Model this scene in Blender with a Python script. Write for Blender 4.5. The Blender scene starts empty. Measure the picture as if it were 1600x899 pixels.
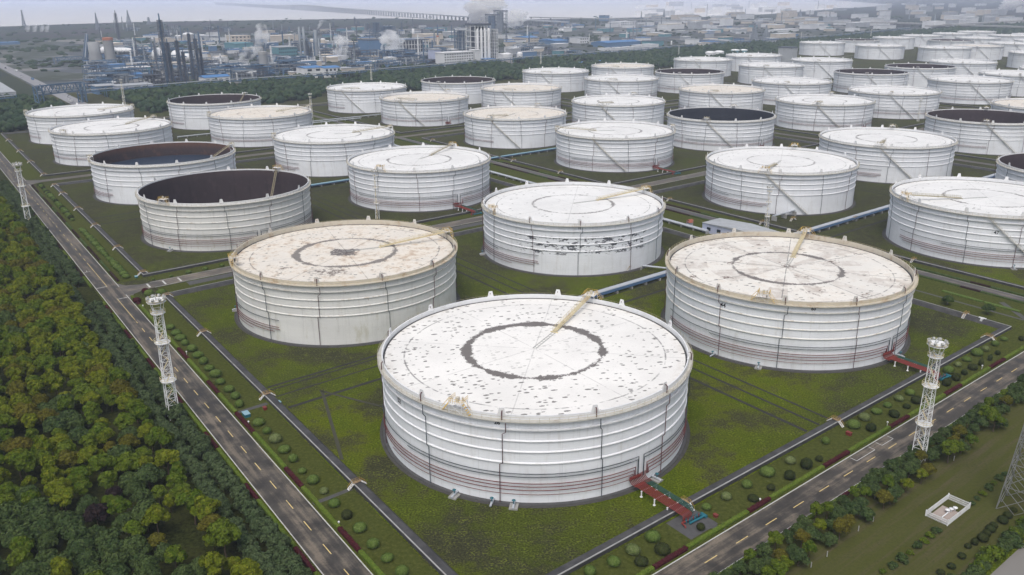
import bpy, math, random
from mathutils import Vector, Matrix
R = math.radians
rnd = random.Random(7)
scene = bpy.context.scene
COL = scene.collection

# ------------------------------------------------------------------ site frame
CAM_H, CAM_F, CAM_P, CAM_R = 109.84, 1322.0, 0.333126, 0.0078036
AX, AY = 5.8, 206.2
UX, UY, VX, VY = -.5835, .8121, .7815, .6239
_det = UX * VY - VX * UY
def S(u, v, z=0.0):
    return Vector((AX + u * UX + v * VX, AY + u * UY + v * VY, z))
def uv_of(x, y):
    dx, dy = x - AX, y - AY
    return ((dx * VY - dy * VX) / _det, (-dx * UY + dy * UX) / _det)
ANG_U = math.atan2(UY, UX)
ANG_V = math.atan2(VY, VX)
def at(px, py, z=0.0):
    """survey helper: the point of the level z that a sight line of the survey photo meets"""
    a, b = px - 800, 449.5 - py
    c, s = math.cos(CAM_R), math.sin(CAM_R)
    X, Y = c * a + s * b, -s * a + c * b
    d = (X / CAM_F, math.cos(CAM_P) + Y / CAM_F * math.sin(CAM_P), -math.sin(CAM_P) + Y / CAM_F * math.cos(CAM_P))
    t = (z - CAM_H) / d[2]
    return Vector((d[0] * t, d[1] * t, z))
def pix(p):
    dz = p[2] - CAM_H
    c, s = math.cos(CAM_P), math.sin(CAM_P)
    d = p[1] * c - dz * s
    if d < 1: return (-9999, -9999)
    x, y = CAM_F * p[0] / d, CAM_F * (p[1] * s + dz * c) / d
    cr, sr = math.cos(CAM_R), math.sin(CAM_R)
    return (800 + cr * x - sr * y, 449.5 - (sr * x + cr * y))
def seen(p, m=70):
    x, y = pix(p)
    return -m < x < 1600 + m and -60 < y < 899 + m
def tall(p, ytop):
    """height of something standing at ground point p whose top is seen at row ytop"""
    lo, hi = 0.0, 400.0
    for _ in range(40):
        m = (lo + hi) / 2
        if pix((p[0], p[1], m))[1] > ytop: lo = m
        else: hi = m
    return lo

# ------------------------------------------------------------------ objects
def tag(o, label=None, cat=None, group=None, kind=None):
    if label: o['label'] = label
    if cat: o['category'] = cat
    if group: o['group'] = group
    if kind: o['kind'] = kind
    return o
def empty(name, loc=(0, 0, 0), rz=0.0, label=None, cat=None, group=None):
    o = bpy.data.objects.new(name, None); COL.objects.link(o)
    o.location = loc; o.rotation_euler = (0, 0, rz)
    o.empty_display_size = .5
    return tag(o, label, cat, group)
def put(name, me, parent=None, loc=(0, 0, 0), rz=0.0, sc=None):
    o = bpy.data.objects.new(name, me); COL.objects.link(o)
    if parent: o.parent = parent
    o.location = loc; o.rotation_euler = (0, 0, rz)
    if sc is not None: o.scale = (sc, sc, sc) if not hasattr(sc, '__len__') else sc
    return o
_kids = {}
def kids(o):
    return [c for c in bpy.data.objects if c.parent is o]
def tree_of(o):
    ks = kids(o)
    return (o, [tree_of(k) for k in ks])
def copy_tree(t, parent=None):
    o, ks = t
    c = o.copy(); COL.objects.link(c); c.parent = parent
    for k in ks: copy_tree(k, c)
    return c

class MB:
    """collects shapes into ONE mesh"""
    def __init__(s): s.v = []; s.f = []; s.mi = []; s.cur = 0; s.smooth = []
    def add(s, vs, fs, smooth=False):
        b = len(s.v); s.v += [tuple(p) for p in vs]
        for f in fs:
            s.f.append([b + i for i in f]); s.mi.append(s.cur); s.smooth.append(smooth)
        return s
    def quad(s, a, b, c, d): return s.add([a, b, c, d], [(0, 1, 2, 3)])
    def poly(s, pts): return s.add(pts, [tuple(range(len(pts)))])
    def box(s, x0, y0, z0, x1, y1, z1, M=None):
        vs = [Vector((x, y, z)) for z in (z0, z1) for x, y in ((x0, y0), (x1, y0), (x1, y1), (x0, y1))]
        if M is not None: vs = [M @ p for p in vs]
        return s.add(vs, [(3, 2, 1, 0), (4, 5, 6, 7), (0, 1, 5, 4), (1, 2, 6, 5), (2, 3, 7, 6), (3, 0, 4, 7)])
    def prism(s, pts, z0, z1):
        n = len(pts)
        vs = [(p[0], p[1], z0) for p in pts] + [(p[0], p[1], z1) for p in pts]
        fs = [tuple(range(n - 1, -1, -1)), tuple(range(n, 2 * n))] + [(i, (i + 1) % n, n + (i + 1) % n, n + i) for i in range(n)]
        return s.add(vs, fs)
    def bar(s, a, b, w, h=None, up=(0, 0, 1)):
        a, b = Vector(a), Vector(b); h = w if h is None else h
        d = (b - a)
        if d.length < 1e-6: return s
        d.normalize(); u = Vector(up)
        if abs(d.dot(u)) > .97: u = Vector((1, 0, 0))
        x = d.cross(u).normalized() * (w / 2); y = x.cross(d).normalized() * (h / 2)
        vs = [p + i * x + j * y for p in (a, b) for i, j in ((-1, -1), (1, -1), (1, 1), (-1, 1))]
        return s.add(vs, [(3, 2, 1, 0), (4, 5, 6, 7), (0, 1, 5, 4), (1, 2, 6, 5), (2, 3, 7, 6), (3, 0, 4, 7)])
    def tube(s, pts, r, n=8, caps=True, radii=None):
        pts = [Vector(p) for p in pts]; b = len(s.v); vs = []; prev = None
        for i, p in enumerate(pts):
            t = (pts[min(i + 1, len(pts) - 1)] - pts[max(i - 1, 0)])
            if t.length < 1e-9: t = Vector((0, 0, 1))
            t.normalize()
            if prev is None:
                u = Vector((0, 0, 1)) if abs(t.z) < .9 else Vector((1, 0, 0))
                x = t.cross(u).normalized()
            else:
                x = (prev - t * prev.dot(t)).normalized()
            prev = x; y = t.cross(x)
            rr = radii[i] if radii else r
            for k in range(n):
                a = 2 * math.pi * k / n
                vs.append(p + (x * math.cos(a) + y * math.sin(a)) * rr)
        fs = []
        for i in range(len(pts) - 1):
            for k in range(n):
                k2 = (k + 1) % n
                fs.append((i * n + k, i * n + k2, (i + 1) * n + k2, (i + 1) * n + k))
        s.add(vs, fs, True)
        if caps:
            s.add([vs[k] for k in range(n)], [tuple(range(n - 1, -1, -1))]); m = (len(pts) - 1) * n
            s.add([vs[m + k] for k in range(n)], [tuple(range(n))])
        return s
    def lathe(s, prof, n=96, a0=0.0, a1=2 * math.pi, smooth=True, close=False, cx=0, cy=0):
        full = abs(a1 - a0 - 2 * math.pi) < 1e-6
        m = n if full else n + 1
        vs = []
        for i in range(m):
            a = a0 + (a1 - a0) * i / n
            for r, z in prof: vs.append((cx + r * math.cos(a), cy + r * math.sin(a), z))
        k = len(prof); fs = []
        for i in range(n):
            j = (i + 1) % m
            for q in range(k if close else k - 1):
                q2 = (q + 1) % k
                fs.append((i * k + q, j * k + q, j * k + q2, i * k + q2))
        s.add(vs, fs, smooth)
        return s
    def mesh(s, name, *mats):
        me = bpy.data.meshes.new(name)
        me.from_pydata(s.v, [], s.f)
        for m in mats: me.materials.append(m)
        me.polygons.foreach_set('use_smooth', s.smooth)
        if len(mats) > 1: me.polygons.foreach_set('material_index', s.mi)
        me.update()
        return me
    def build(s, name, mats, parent=None, loc=(0, 0, 0), rz=0.0):
        if not isinstance(mats, (list, tuple)): mats = [mats]
        return put(name, s.mesh(name, *mats), parent, loc, rz)

def struct(o): o['kind'] = 'structure'; return o

# ------------------------------------------------------------------ materials
class NG:
    def __init__(s, name, rough=.7):
        s.m = bpy.data.materials.new(name); s.m.use_nodes = True
        s.t = s.m.node_tree; s.N = s.t.nodes; s.L = s.t.links
        s.b = s.N['Principled BSDF']; s.b.inputs['Roughness'].default_value = rough
        s.b.inputs['Specular IOR Level'].default_value = .3
    def set(s, sock, val):
        if isinstance(val, bpy.types.NodeSocket): s.L.new(val, sock)
        elif isinstance(val, (tuple, list)) and len(val) == 3 and sock.type == 'RGBA': sock.default_value = (*val, 1)
        else: sock.default_value = val
    def math(s, op, a, b=0.0, clamp=False):
        n = s.N.new('ShaderNodeMath'); n.operation = op; n.use_clamp = clamp
        s.set(n.inputs[0], a); s.set(n.inputs[1], b); return n.outputs[0]
    def mix(s, f, a, b, blend='MIX'):
        n = s.N.new('ShaderNodeMix'); n.data_type = 'RGBA'; n.blend_type = blend
        s.set(n.inputs[0], f); s.set(n.inputs[6], a); s.set(n.inputs[7], b); return n.outputs[2]
    def ss(s, x, lo, hi, a=0.0, b=1.0):
        n = s.N.new('ShaderNodeMapRange'); n.interpolation_type = 'SMOOTHSTEP'
        s.set(n.inputs[0], x); n.inputs[1].default_value = lo; n.inputs[2].default_value = hi
        n.inputs[3].default_value = a; n.inputs[4].default_value = b; return n.outputs[0]
    def pos(s): return s.N.new('ShaderNodeNewGeometry').outputs['Position']
    def obj(s): return s.N.new('ShaderNodeTexCoord').outputs['Object']
    def rand(s): return s.N.new('ShaderNodeObjectInfo').outputs['Random']
    def sep(s, v):
        n = s.N.new('ShaderNodeSeparateXYZ'); s.L.new(v, n.inputs[0]); return n.outputs
    def comb(s, x, y, z=0.0):
        n = s.N.new('ShaderNodeCombineXYZ')
        for i, q in enumerate((x, y, z)): s.set(n.inputs[i], q)
        return n.outputs[0]
    def mapping(s, v, sc=(1, 1, 1), rot=(0, 0, 0), loc=(0, 0, 0)):
        n = s.N.new('ShaderNodeMapping'); s.L.new(v, n.inputs[0])
        s.set(n.inputs[1], loc); n.inputs[2].default_value = rot; n.inputs[3].default_value = sc; return n.outputs[0]
    def noise(s, v, scale, detail=4, rough=.55, dist=0.0):
        n = s.N.new('ShaderNodeTexNoise'); s.L.new(v, n.inputs['Vector'])
        n.inputs['Scale'].default_value = scale; n.inputs['Detail'].default_value = detail
        n.inputs['Roughness'].default_value = rough; n.inputs['Distortion'].default_value = dist
        return n.outputs[0]
    def vor(s, v, scale, rand=1.0, out='Distance'):
        n = s.N.new('ShaderNodeTexVoronoi'); s.L.new(v, n.inputs['Vector'])
        n.inputs['Scale'].default_value = scale; n.inputs['Randomness'].default_value = rand
        return n.outputs[out]
    def color(s, c, gain=1.0):
        if gain != 1.0: c = s.mix(1.0, c, (gain, gain, gain), 'MULTIPLY')
        s.set(s.b.inputs['Base Color'], c); return s
    def bump(s, h, strength=.3, dist=.1):
        n = s.N.new('ShaderNodeBump'); n.inputs['Strength'].default_value = strength; n.inputs['Distance'].default_value = dist
        s.set(n.inputs['Height'], h); s.L.new(n.outputs[0], s.b.inputs['Normal']); return s

def plain(name, c, rough=.6, var=.15, scale=.6, metal=0.0, dirt=None, dirt_amt=.5, dscale=.35):
    g = NG(name, rough); p = g.pos()
    n = g.noise(p, scale, 5)
    lo = tuple(x * (1 - var) for x in c); hi = tuple(min(1, x * (1 + var)) for x in c)
    col = g.mix(n, lo, hi)
    if dirt:
        d = g.ss(g.noise(p, dscale, 6, .65), .5, .72)
        col = g.mix(g.math('MULTIPLY', d, dirt_amt), col, dirt)
    g.color(col); g.b.inputs['Metallic'].default_value = metal
    return g.m

M = {}
M['concrete'] = plain('concrete', (.30, .30, .29), .85, .25, .5, dirt=(.12, .12, .11))
M['coping'] = plain('pale_concrete', (.34, .34, .335), .85, .25, .5, dirt=(.14, .14, .13), dirt_amt=.7)
M['dark_concrete'] = plain('weathered_concrete', (.075, .075, .077), .9, .35, .8, dirt=(.04, .04, .04))
M['gravel'] = plain('gravel', (.060, .058, .054), 1, .45, 1.2, dirt=(.030, .032, .022))
M['trench'] = plain('damp_trench', (.030, .030, .027), 1, .4, .8, dirt=(.05, .055, .025))
M['path'] = plain('worn_path', (.050, .050, .034), 1, .3, 1.2, dirt=(.04, .045, .02))
M['white_line'] = plain('white_road_paint', (.50, .50, .48), .7, .15, 1.2, dirt=(.25, .25, .24), dirt_amt=.7, dscale=.8)
M['yellow_line'] = plain('yellow_road_paint', (.62, .48, .20), .7, .15, 1.2, dirt=(.2, .17, .1), dirt_amt=.7, dscale=.8)
M['white_steel'] = plain('white_steel', (.74, .75, .76), .5, .06, .8, dirt=(.42, .36, .28), dirt_amt=.4, dscale=.7)
M['old_white_steel'] = plain('weathered_white_steel', (.58, .57, .54), .55, .12, .8, dirt=(.30, .17, .09), dirt_amt=.7, dscale=.5)
M['yellow_steel'] = plain('yellow_steel', (.62, .42, .10), .5, .15, .9, dirt=(.30, .17, .07), dirt_amt=.6)
M['cream_steel'] = plain('faded_yellow_steel', (.62, .54, .34), .55, .15, .9, dirt=(.33, .19, .09), dirt_amt=.7)
M['red_pipe'] = plain('red_pipe_paint', (.17, .032, .026), .45, .15, 1.0)
M['pale_red_pipe'] = plain('faded_red_pipe_paint', (.13, .030, .030), .5, .15, 1.0)
M['green_pipe'] = plain('dark_green_pipe_paint', (.025, .075, .06), .45, .2, 1.0)
M['dark_pipe'] = plain('dark_pipe_paint', (.05, .065, .08), .45, .2, 1.0)
M['maroon_pipe'] = plain('maroon_pipe_paint', (.09, .035, .04), .5, .2, 1.0)
M['teal'] = plain('teal_valve_paint', (.02, .13, .17), .4, .2, 1.0)
M['silver'] = plain('aluminium_cladding', (.40, .43, .47), .45, .1, .4, dirt=(.3, .3, .3))
M['blue_pipe'] = plain('blue_pipe_paint', (.035, .075, .14), .45, .2, .5)
M['cyan_pipe'] = plain('pale_blue_pipe_paint', (.22, .36, .42), .45, .1, .5)
M['galv'] = plain('galvanised_steel', (.36, .37, .36), .5, .12, .9, metal=.0)
M['black'] = plain('dark_opening', (.012, .013, .015), .5, .1)
M['rim_rusty'] = plain('rusty_rim_paint', (.52, .48, .40), .6, .12, .8, dirt=(.33, .22, .12), dirt_amt=.75, dscale=.3)
M['bark'] = plain('bark', (.09, .065, .045), .9, .3, 3)
HAZE = 0.000125; EXPO = 0.1
# ------------------------------------------------------------------ ground
def ground_mat():
    g = NG('rough_grass', 1.0); g.b.inputs['Specular IOR Level'].default_value = .04
    p = g.pos()
    big = g.noise(p, .011, 3)
    mid = g.noise(p, .045, 5, .6)
    fine = g.noise(p, .32, 6, .68)
    tuft = g.noise(p, 2.1, 5, .7)
    green = g.mix(g.ss(mid, .38, .62), (.074, .102, .006), (.112, .128, .010))
    green = g.mix(g.ss(big, .40, .60), green, (.062, .078, .014))
    bare = g.mix(fine, (.026, .027, .018), (.062, .058, .038))
    m = g.ss(g.math('ADD', g.math('MULTIPLY', mid, .75), g.math('MULTIPLY', fine, .40)), .55, .66)
    yy = g.sep(p)[1]
    far = g.ss(yy, 270, 420)
    m = g.math('ADD', m, g.math('MULTIPLY', far, .80), clamp=True)
    col = g.mix(g.math('MULTIPLY', m, .86), green, bare)
    # mossy bright tufts
    t2 = g.ss(g.math('ADD', g.math('MULTIPLY', tuft, .6), g.math('MULTIPLY', fine, .4)), .50, .66)
    t2 = g.math('MULTIPLY', t2, g.ss(yy, 300, 430, 1.0, .35))
    col = g.mix(g.math('MULTIPLY', t2, .50), col, (.205, .255, .010))
    d = g.ss(tuft, .30, .62, .52, 1.25)
    col = g.mix(1.0, col, g.comb(d, d, d), 'MULTIPLY')
    g.color(col, 1.22)
    g.bump(g.math('ADD', tuft, g.math('MULTIPLY', fine, 1.5)), 1.0, .8)
    return g.m
def verge_mat():
    g = NG('verge_turf', 1.0); g.b.inputs['Specular IOR Level'].default_value = .04
    p = g.pos()
    n = g.noise(p, .12, 5, .6); f = g.noise(p, 1.1, 5, .7)
    col = g.mix(n, (.054, .060, .014), (.062, .078, .014))
    col = g.mix(g.ss(f, .45, .7), col, (.090, .100, .026))
    d = g.ss(f, .25, .48, .55, 1.0)
    col = g.mix(1.0, col, g.comb(d, d, d), 'MULTIPLY')
    g.color(col, .90); g.bump(f, .6, .3)
    return g.m
def lawn_mat():
    g = NG('dry_meadow_grass', 1.0); g.b.inputs['Specular IOR Level'].default_value = .04
    p = g.pos()
    n = g.noise(p, .07, 5, .6)
    q = g.mapping(g.mapping(p, (1, 1, 1), (0, 0, -ANG_V)), (.05, 1.0, 1))
    f = g.noise(q, .55, 6, .7); h = g.noise(p, 1.4, 4, .7)
    col = g.mix(n, (.064, .074, .016), (.094, .098, .028))
    col = g.mix(g.ss(f, .45, .7), col, (.105, .092, .050))
    col = g.mix(g.math('MULTIPLY', g.ss(h, .45, .7), .5), col, (.050, .056, .018))
    g.color(col, .80); g.bump(h, .5, .25)
    return g.m
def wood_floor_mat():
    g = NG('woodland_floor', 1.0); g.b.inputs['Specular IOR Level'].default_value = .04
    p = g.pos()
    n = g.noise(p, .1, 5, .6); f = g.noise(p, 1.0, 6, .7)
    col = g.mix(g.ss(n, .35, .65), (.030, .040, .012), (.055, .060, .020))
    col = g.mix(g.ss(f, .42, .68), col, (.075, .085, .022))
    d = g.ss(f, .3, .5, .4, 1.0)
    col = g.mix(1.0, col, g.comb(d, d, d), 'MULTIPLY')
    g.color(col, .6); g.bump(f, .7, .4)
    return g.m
def asphalt_mat(name, base, ang, streak=.6):
    g = NG(name, .6)
    g.b.inputs['Specular IOR Level'].default_value = .22
    p = g.pos()
    q = g.mapping(p, (1, 1, 1), (0, 0, -ang))
    q = g.mapping(q, (.06, 1.0, 1))
    s = g.noise(q, .55, 5, .6)              # along the lane wear
    n = g.noise(p, .18, 6, .62); f = g.noise(p, 2.2, 4, .6)
    lo = tuple(x * .72 for x in base); hi = tuple(x * 1.5 for x in base)
    col = g.mix(g.ss(n, .3, .7), lo, hi)
    w = g.math('MULTIPLY', g.ss(g.math('ADD', g.math('MULTIPLY', s, .65), g.math('MULTIPLY', n, .35)), .46, .62), streak)
    col = g.mix(w, col, (.30, .25, .19))
    d = g.ss(f, .2, .7, .8, 1.15)
    col = g.mix(1.0, col, g.comb(d, d, d), 'MULTIPLY')
    g.color(col, .78)
    g.set(g.b.inputs['Roughness'], g.ss(n, .3, .7, .42, .7))
    g.bump(f, .15, .02)
    return g.m
def plant_ground_mat():
    g = NG('works_yard_ground', .9)
    p = g.pos()
    a = g.noise(p, .006, 5, .6); b = g.noise(p, .03, 6, .6)
    c = g.vor(p, .011, 1, 'Color')
    col = g.mix(g.ss(a, .4, .6), (.035, .045, .040), (.075, .085, .095))  # yard tones shifted dark and bluish to imitate distance haze in the colour
    col = g.mix(g.ss(b, .5, .64), col, (.13, .14, .155))
    col = g.mix(g.math('MULTIPLY', g.ss(g.sep(c)[0], .55, .6), .6), col, (.05, .06, .03))
    col = g.mix(g.math('MULTIPLY', g.ss(g.sep(c)[1], .8, .82), .6), col, (.24, .23, .22))
    g.color(col)
    return g.m
def field_mat():
    g = NG('far_fields', .95)
    p = g.pos()
    q = g.mapping(p, (1, .35, 1), (0, 0, -ANG_U))
    a = g.noise(q, .006, 5, .6); b = g.noise(p, .02, 6, .65)
    c = g.vor(q, .006, .9, 'Color')
    col = g.mix(g.ss(a, .4, .6), (.026, .044, .026), (.034, .046, .034))
    col = g.mix(g.math('MULTIPLY', g.ss(g.sep(c)[0], .6, .62), .8), col, (.06, .05, .05))
    col = g.mix(g.math('MULTIPLY', g.ss(g.sep(c)[1], .7, .72), .8), col, (.04, .06, .02))
    col = g.mix(g.math('MULTIPLY', g.ss(b, .55, .7), .6), col, (.03, .04, .02))
    g.color(col, .6)
    return g.m
M['grass'] = ground_mat(); M['verge'] = verge_mat(); M['lawn'] = lawn_mat(); M['woodfloor'] = wood_floor_mat()
M['asphalt_u'] = asphalt_mat('asphalt_along_wood', (.066, .060, .053), ANG_U, .55)
M['asphalt_v'] = asphalt_mat('asphalt_front', (.066, .059, .051), ANG_V, .6)
M['lane_v'] = asphalt_mat('service_lane_concrete', (.10, .093, .084), ANG_V, .7)
M['lane_u'] = asphalt_mat('service_lane_paving', (.085, .082, .085), ANG_U, .5)
M['plant'] = plant_ground_mat(); M['field'] = field_mat()

def sheet(name, pts, z, mat, kind='structure', smoothz=None):
    m = MB(); m.poly([(p[0], p[1], z) for p in pts])
    o = m.build(name, mat); o['kind'] = kind; return o
def suv(name, u0, u1, v0, v1, z, mat):
    return sheet(name, [S(u0, v0), S(u0, v1), S(u1, v1), S(u1, v0)], z, mat)

FAR = 60000
sheet('ground', [(-FAR, -600), (FAR, -600), (FAR, FAR), (-FAR, FAR)], 0, M['grass'])
# woodland floor on the left, dry meadow strip on the right of the front road
suv('woodland_ground', -220, 700, -320, -74.4, .012, M['woodfloor'])
suv('meadow', -106, -74.0, -60, 430, .010, M['lawn'])
suv('verge', -64.4, 172, -65.2, -54.9, .010, M['verge'])
suv('verge', -64.4, -54.4, -54.9, 420, .012, M['verge'])
suv('verge', 198, 426, -65.2, -54.9, .010, M['verge'])
suv('verge', 456, 690, -65.2, -54.9, .010, M['verge'])
suv('verge', -54.0, 690, 173, 217, .008, M['verge'])

# roads: a sheet each, 4 mm steps, real kerbs
ROADZ = .030
suv('road', -190, 728, -73.4, -65.7, ROADZ, M['asphalt_u'])
suv('road', -72.6, -64.9, -65.7, 460, ROADZ + .004, M['asphalt_v'])
for u0, u1 in ((183.0, 190.6), (441.5, 449), (700, 706)):
    suv('road', u0, u1, -65.6, 1120 if u0 < 600 else 1400, ROADZ - .004, M['lane_v'])
for v0, v1 in ((203.2, 208.4), (461, 467), (729, 735)):
    suv('road', -64.8, 700, v0, v1, ROADZ - .010, M['lane_u'])
# flared mouths of the side road where it meets the road along the wood
for ua, ub in ((183.0, 190.6), (441.5, 449)):
    sheet('road', [S(ua - 9, -65.72), S(ub + 8, -65.72), S(ub + 2.5, -63.0), S(ub, -58.0), S(ua, -58.0), S(ua - 3, -62.8)], ROADZ + .002, M['lane_v'])

def strip(name, pts, w, h, z0, mat, kind='structure'):
    m = MB()
    for a, b in zip(pts[:-1], pts[1:]):
        m.bar(Vector((a[0], a[1], z0 + h / 2)), Vector((b[0], b[1], z0 + h / 2)), w, h)
    o = m.build(name, mat)
    if kind: o['kind'] = kind
    return o
for a, b in ((-190, 181), (193, 439), (452, 728)):
    strip('kerb', [S(a, -65.55), S(b, -65.55)], .2, .13, 0, M['white_line'])
strip('kerb', [S(-190, -73.55), S(728, -73.55)], .2, .13, 0, M['white_line'])
strip('kerb', [S(-64.75, -65.4), S(-64.75, 201)], .2, .13, 0, M['white_line'])
strip('kerb', [S(-64.75, 210), S(-64.75, 460)], .26, .13, 0, M['white_line'])
strip('kerb', [S(-72.75, -65.4), S(-72.75, 460)], .26, .13, 0, M['coping'])
for u in (182.9, 190.7):
    strip('kerb', [S(u, -54), S(u, 200)], .22, .11, 0, M['coping'])
    strip('kerb', [S(u, 211), S(u, 458)], .22, .11, 0, M['coping'])
for v in (203.1, 208.5):
    strip('kerb', [S(-64, v), S(181, v)], .2, .11, 0, M['coping'])
    strip('kerb', [S(193, v), S(440, v)], .2, .11, 0, M['coping'])
# painted markings
mk = MB(); mz = ROADZ + .008
def dash_u(u0, u1, v, w=.10):
    mk.quad(S(u0, v - w, mz), S(u0, v + w, mz), S(u1, v + w, mz), S(u1, v - w, mz))
def dash_v(v0, v1, u, w=.16):
    mk.quad(S(u - w, v0, mz), S(u - w, v1, mz), S(u + w, v1, mz), S(u + w, v0, mz))
u = -110.0
while u < 155: dash_u(u, u + 4.2, -69.4); u += 10.25
dash_u(148, 178.5, -69.4, .09)
dash_u(196, 236, -69.4, .09); dash_u(404, 436, -69.4, .09)
u = 240.0
while u < 400: dash_u(u, u + 4.2, -69.4, .09); u += 10.25
u = 456.0
while u < 700: dash_u(u, u + 4.2, -69.4, .09); u += 10.25
v = -60.9
while v < 430: dash_v(v, v + 4.0, -68.85, .10); v += 10.35
struct(mk.build('road_marking', M['yellow_line']))
mk = MB()
for u0, v0, v1 in ((177.6, -69.4, -65.75), (196.5, -73.3, -69.4), (437.5, -69.4, -65.75), (455.5, -73.3, -69.4)):
    dash_v(v0, v1, u0, .22)
dash_u(222, 224.5, -72.0, .1); dash_u(222, 222.3, -72, 1.2)
# pull-in bay outline on the front road
for a, b in ((51.5, 60.0), (63.5, 69.0)):
    dash_v(a, b, -67.0, .09); dash_u(-67.0, -65.2, b, .09); dash_u(-67.0, -65.2, a, .09)
for a in range(6):
    dash_u(184.2, 189.6, -55.6 + a * 3.1, .35) if a % 2 == 0 else None
struct(mk.build('road_marking', M['white_line']))

# ------------------------------------------------------------------ dikes
def dike(u0, u1, v0, v1, label):
    root = empty('dike_wall', S((u0 + u1) / 2, (v0 + v1) / 2), 0, label, 'dike wall', 'dike walls round the tank compounds')
    o = root.location
    b = MB(); c = MB()
    P = lambda u, v, z: S(u, v, z) - o
    H = 1.15
    # rectangle frames at offsets from the outer face
    def rect(d): return [(u0 + d, v0 + d), (u1 - d, v0 + d), (u1 - d, v1 - d), (u0 + d, v1 - d)]
    r0, r1, r2, r3 = rect(0), rect(.24), rect(2.0), rect(2.9)
    for i in range(4):
        j = (i + 1) % 4
        a, d = r0[i], r0[j]
        b.quad(P(*a, 0), P(*d, 0), P(*d, H - .2), P(*a, H - .2))
        e, f = r1[i], r1[j]; g, h = r2[i], r2[j]; k, l = r3[i], r3[j]
        b.quad(P(*e, H - .06), P(*f, H - .06), P(*h, H - .2), P(*g, H - .2))
        b.quad(P(*g, H - .2), P(*h, H - .2), P(*l, .02), P(*k, .02))
        c.quad(P(*a, H - .2), P(*d, H - .2), P(*d, H), P(*a, H))
        c.quad(P(*a, H), P(*d, H), P(*f, H), P(*e, H))
        c.quad(P(*e, H), P(*f, H), P(*f, H - .06), P(*e, H - .06))
    b.build('embankment', M['dike'], root); c.build('coping', M['coping'], root)
def dike_mat():
    g = NG('dike_lining', .85)
    p = g.pos()
    q = g.mapping(p, (1, 1, .12))
    n = g.noise(p, .35, 5, .6); s = g.noise(q, 1.6, 5, .7)
    col = g.mix(g.ss(n, .3, .7), (.036, .036, .038), (.070, .070, .072))
    col = g.mix(g.math('MULTIPLY', g.ss(s, .5, .68), .55), col, (.045, .045, .045))
    g.color(col); return g.m
M['dike'] = dike_mat()
UB = [(-53.9, 169.7), (199.5, 425), (459.5, 685)]
VB = [(-54.5, 171.5), (217.5, 444.5), (479, 707), (752, 982)]
ORD = ['first', 'second', 'third', 'fourth', 'fifth', 'sixth', 'seventh', 'eighth', 'ninth', 'tenth', 'eleventh', 'twelfth']
for i, (u0, u1) in enumerate(UB):
    for j, (v0, v1) in enumerate(VB):
        dike(u0, u1, v0, v1, 'low concrete dike round the %s compound from the front road, %s from the left road' % (ORD[i], ORD[j]))

# drains, paths and trenches inside the compounds (dark slots in the turf)
def slot(u0, v0, u1, v1, w, mat, name='drain', z=.035):
    a, b = S(u0, v0), S(u1, v1); d = (b - a).normalized(); n = Vector((-d.y, d.x, 0)) * (w / 2)
    return sheet(name, [a - n, b - n, b + n, a + n], z, mat)
for base in (60, 314, 572):
    for va, vb in VB:
        for du, w in ((6.4, 1.0), (4.2, .7), (-1.0, .7), (-9.8, 1.3)):
            slot(base + du, va + 3.3, base + du, vb - 3.3, w, M['trench'], z=.034)
for va, vb in VB:
    for ua, ub in UB:
        mid = (va + vb) / 2
        slot(ua + 3.3, mid + 1.6, ub - 3.3, mid + 1.6, .9, M['trench'], z=.038)
        slot(ua + 3.3, mid - 4.2, ub - 3.3, mid - 4.2, 1.1, M['trench'], z=.038)
        slot(ua + 3.3, mid + 6.6, ub - 3.3, mid + 6.6, .8, M['trench'], z=.038)
for a, b in (((15, -51.2), (54, -39.0)), ((14, -20), (54.5, -39.5))):
    slot(a[0], a[1], b[0], b[1], .9, M['path'], 'path', .042)
# paths of the service corridor between the first two compounds
slot(-53, 184, 180, 184, 1.2, M['dark_concrete'], 'drain', .030)
slot(-60, 179.6, -40, 196.5, 2.0, M['dark_concrete'], 'path', .034)
slot(56.5, -65, 56.5, -55, 1.6, M['dark_concrete'], 'path', .030)
slot(-56, -3, -64, 3.5, 1.5, M['dark_concrete'], 'path', .030)
suv('paved_bay', -62, -54.6, -5.5, 3.6, .036, M['dark_concrete'])
slot(1.6, -65, 1.6, -55, 1.3, M['dark_concrete'], 'path', .030)
for ua, ub in ((171.5, 181.5), (192.5, 198.5)):
    suv('verge', ua, ub, -53.5, 200, .014, M['verge'])
suv('gutter', 176.6, 181.6, -42, 175, .026, M['dark_concrete'])
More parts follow.
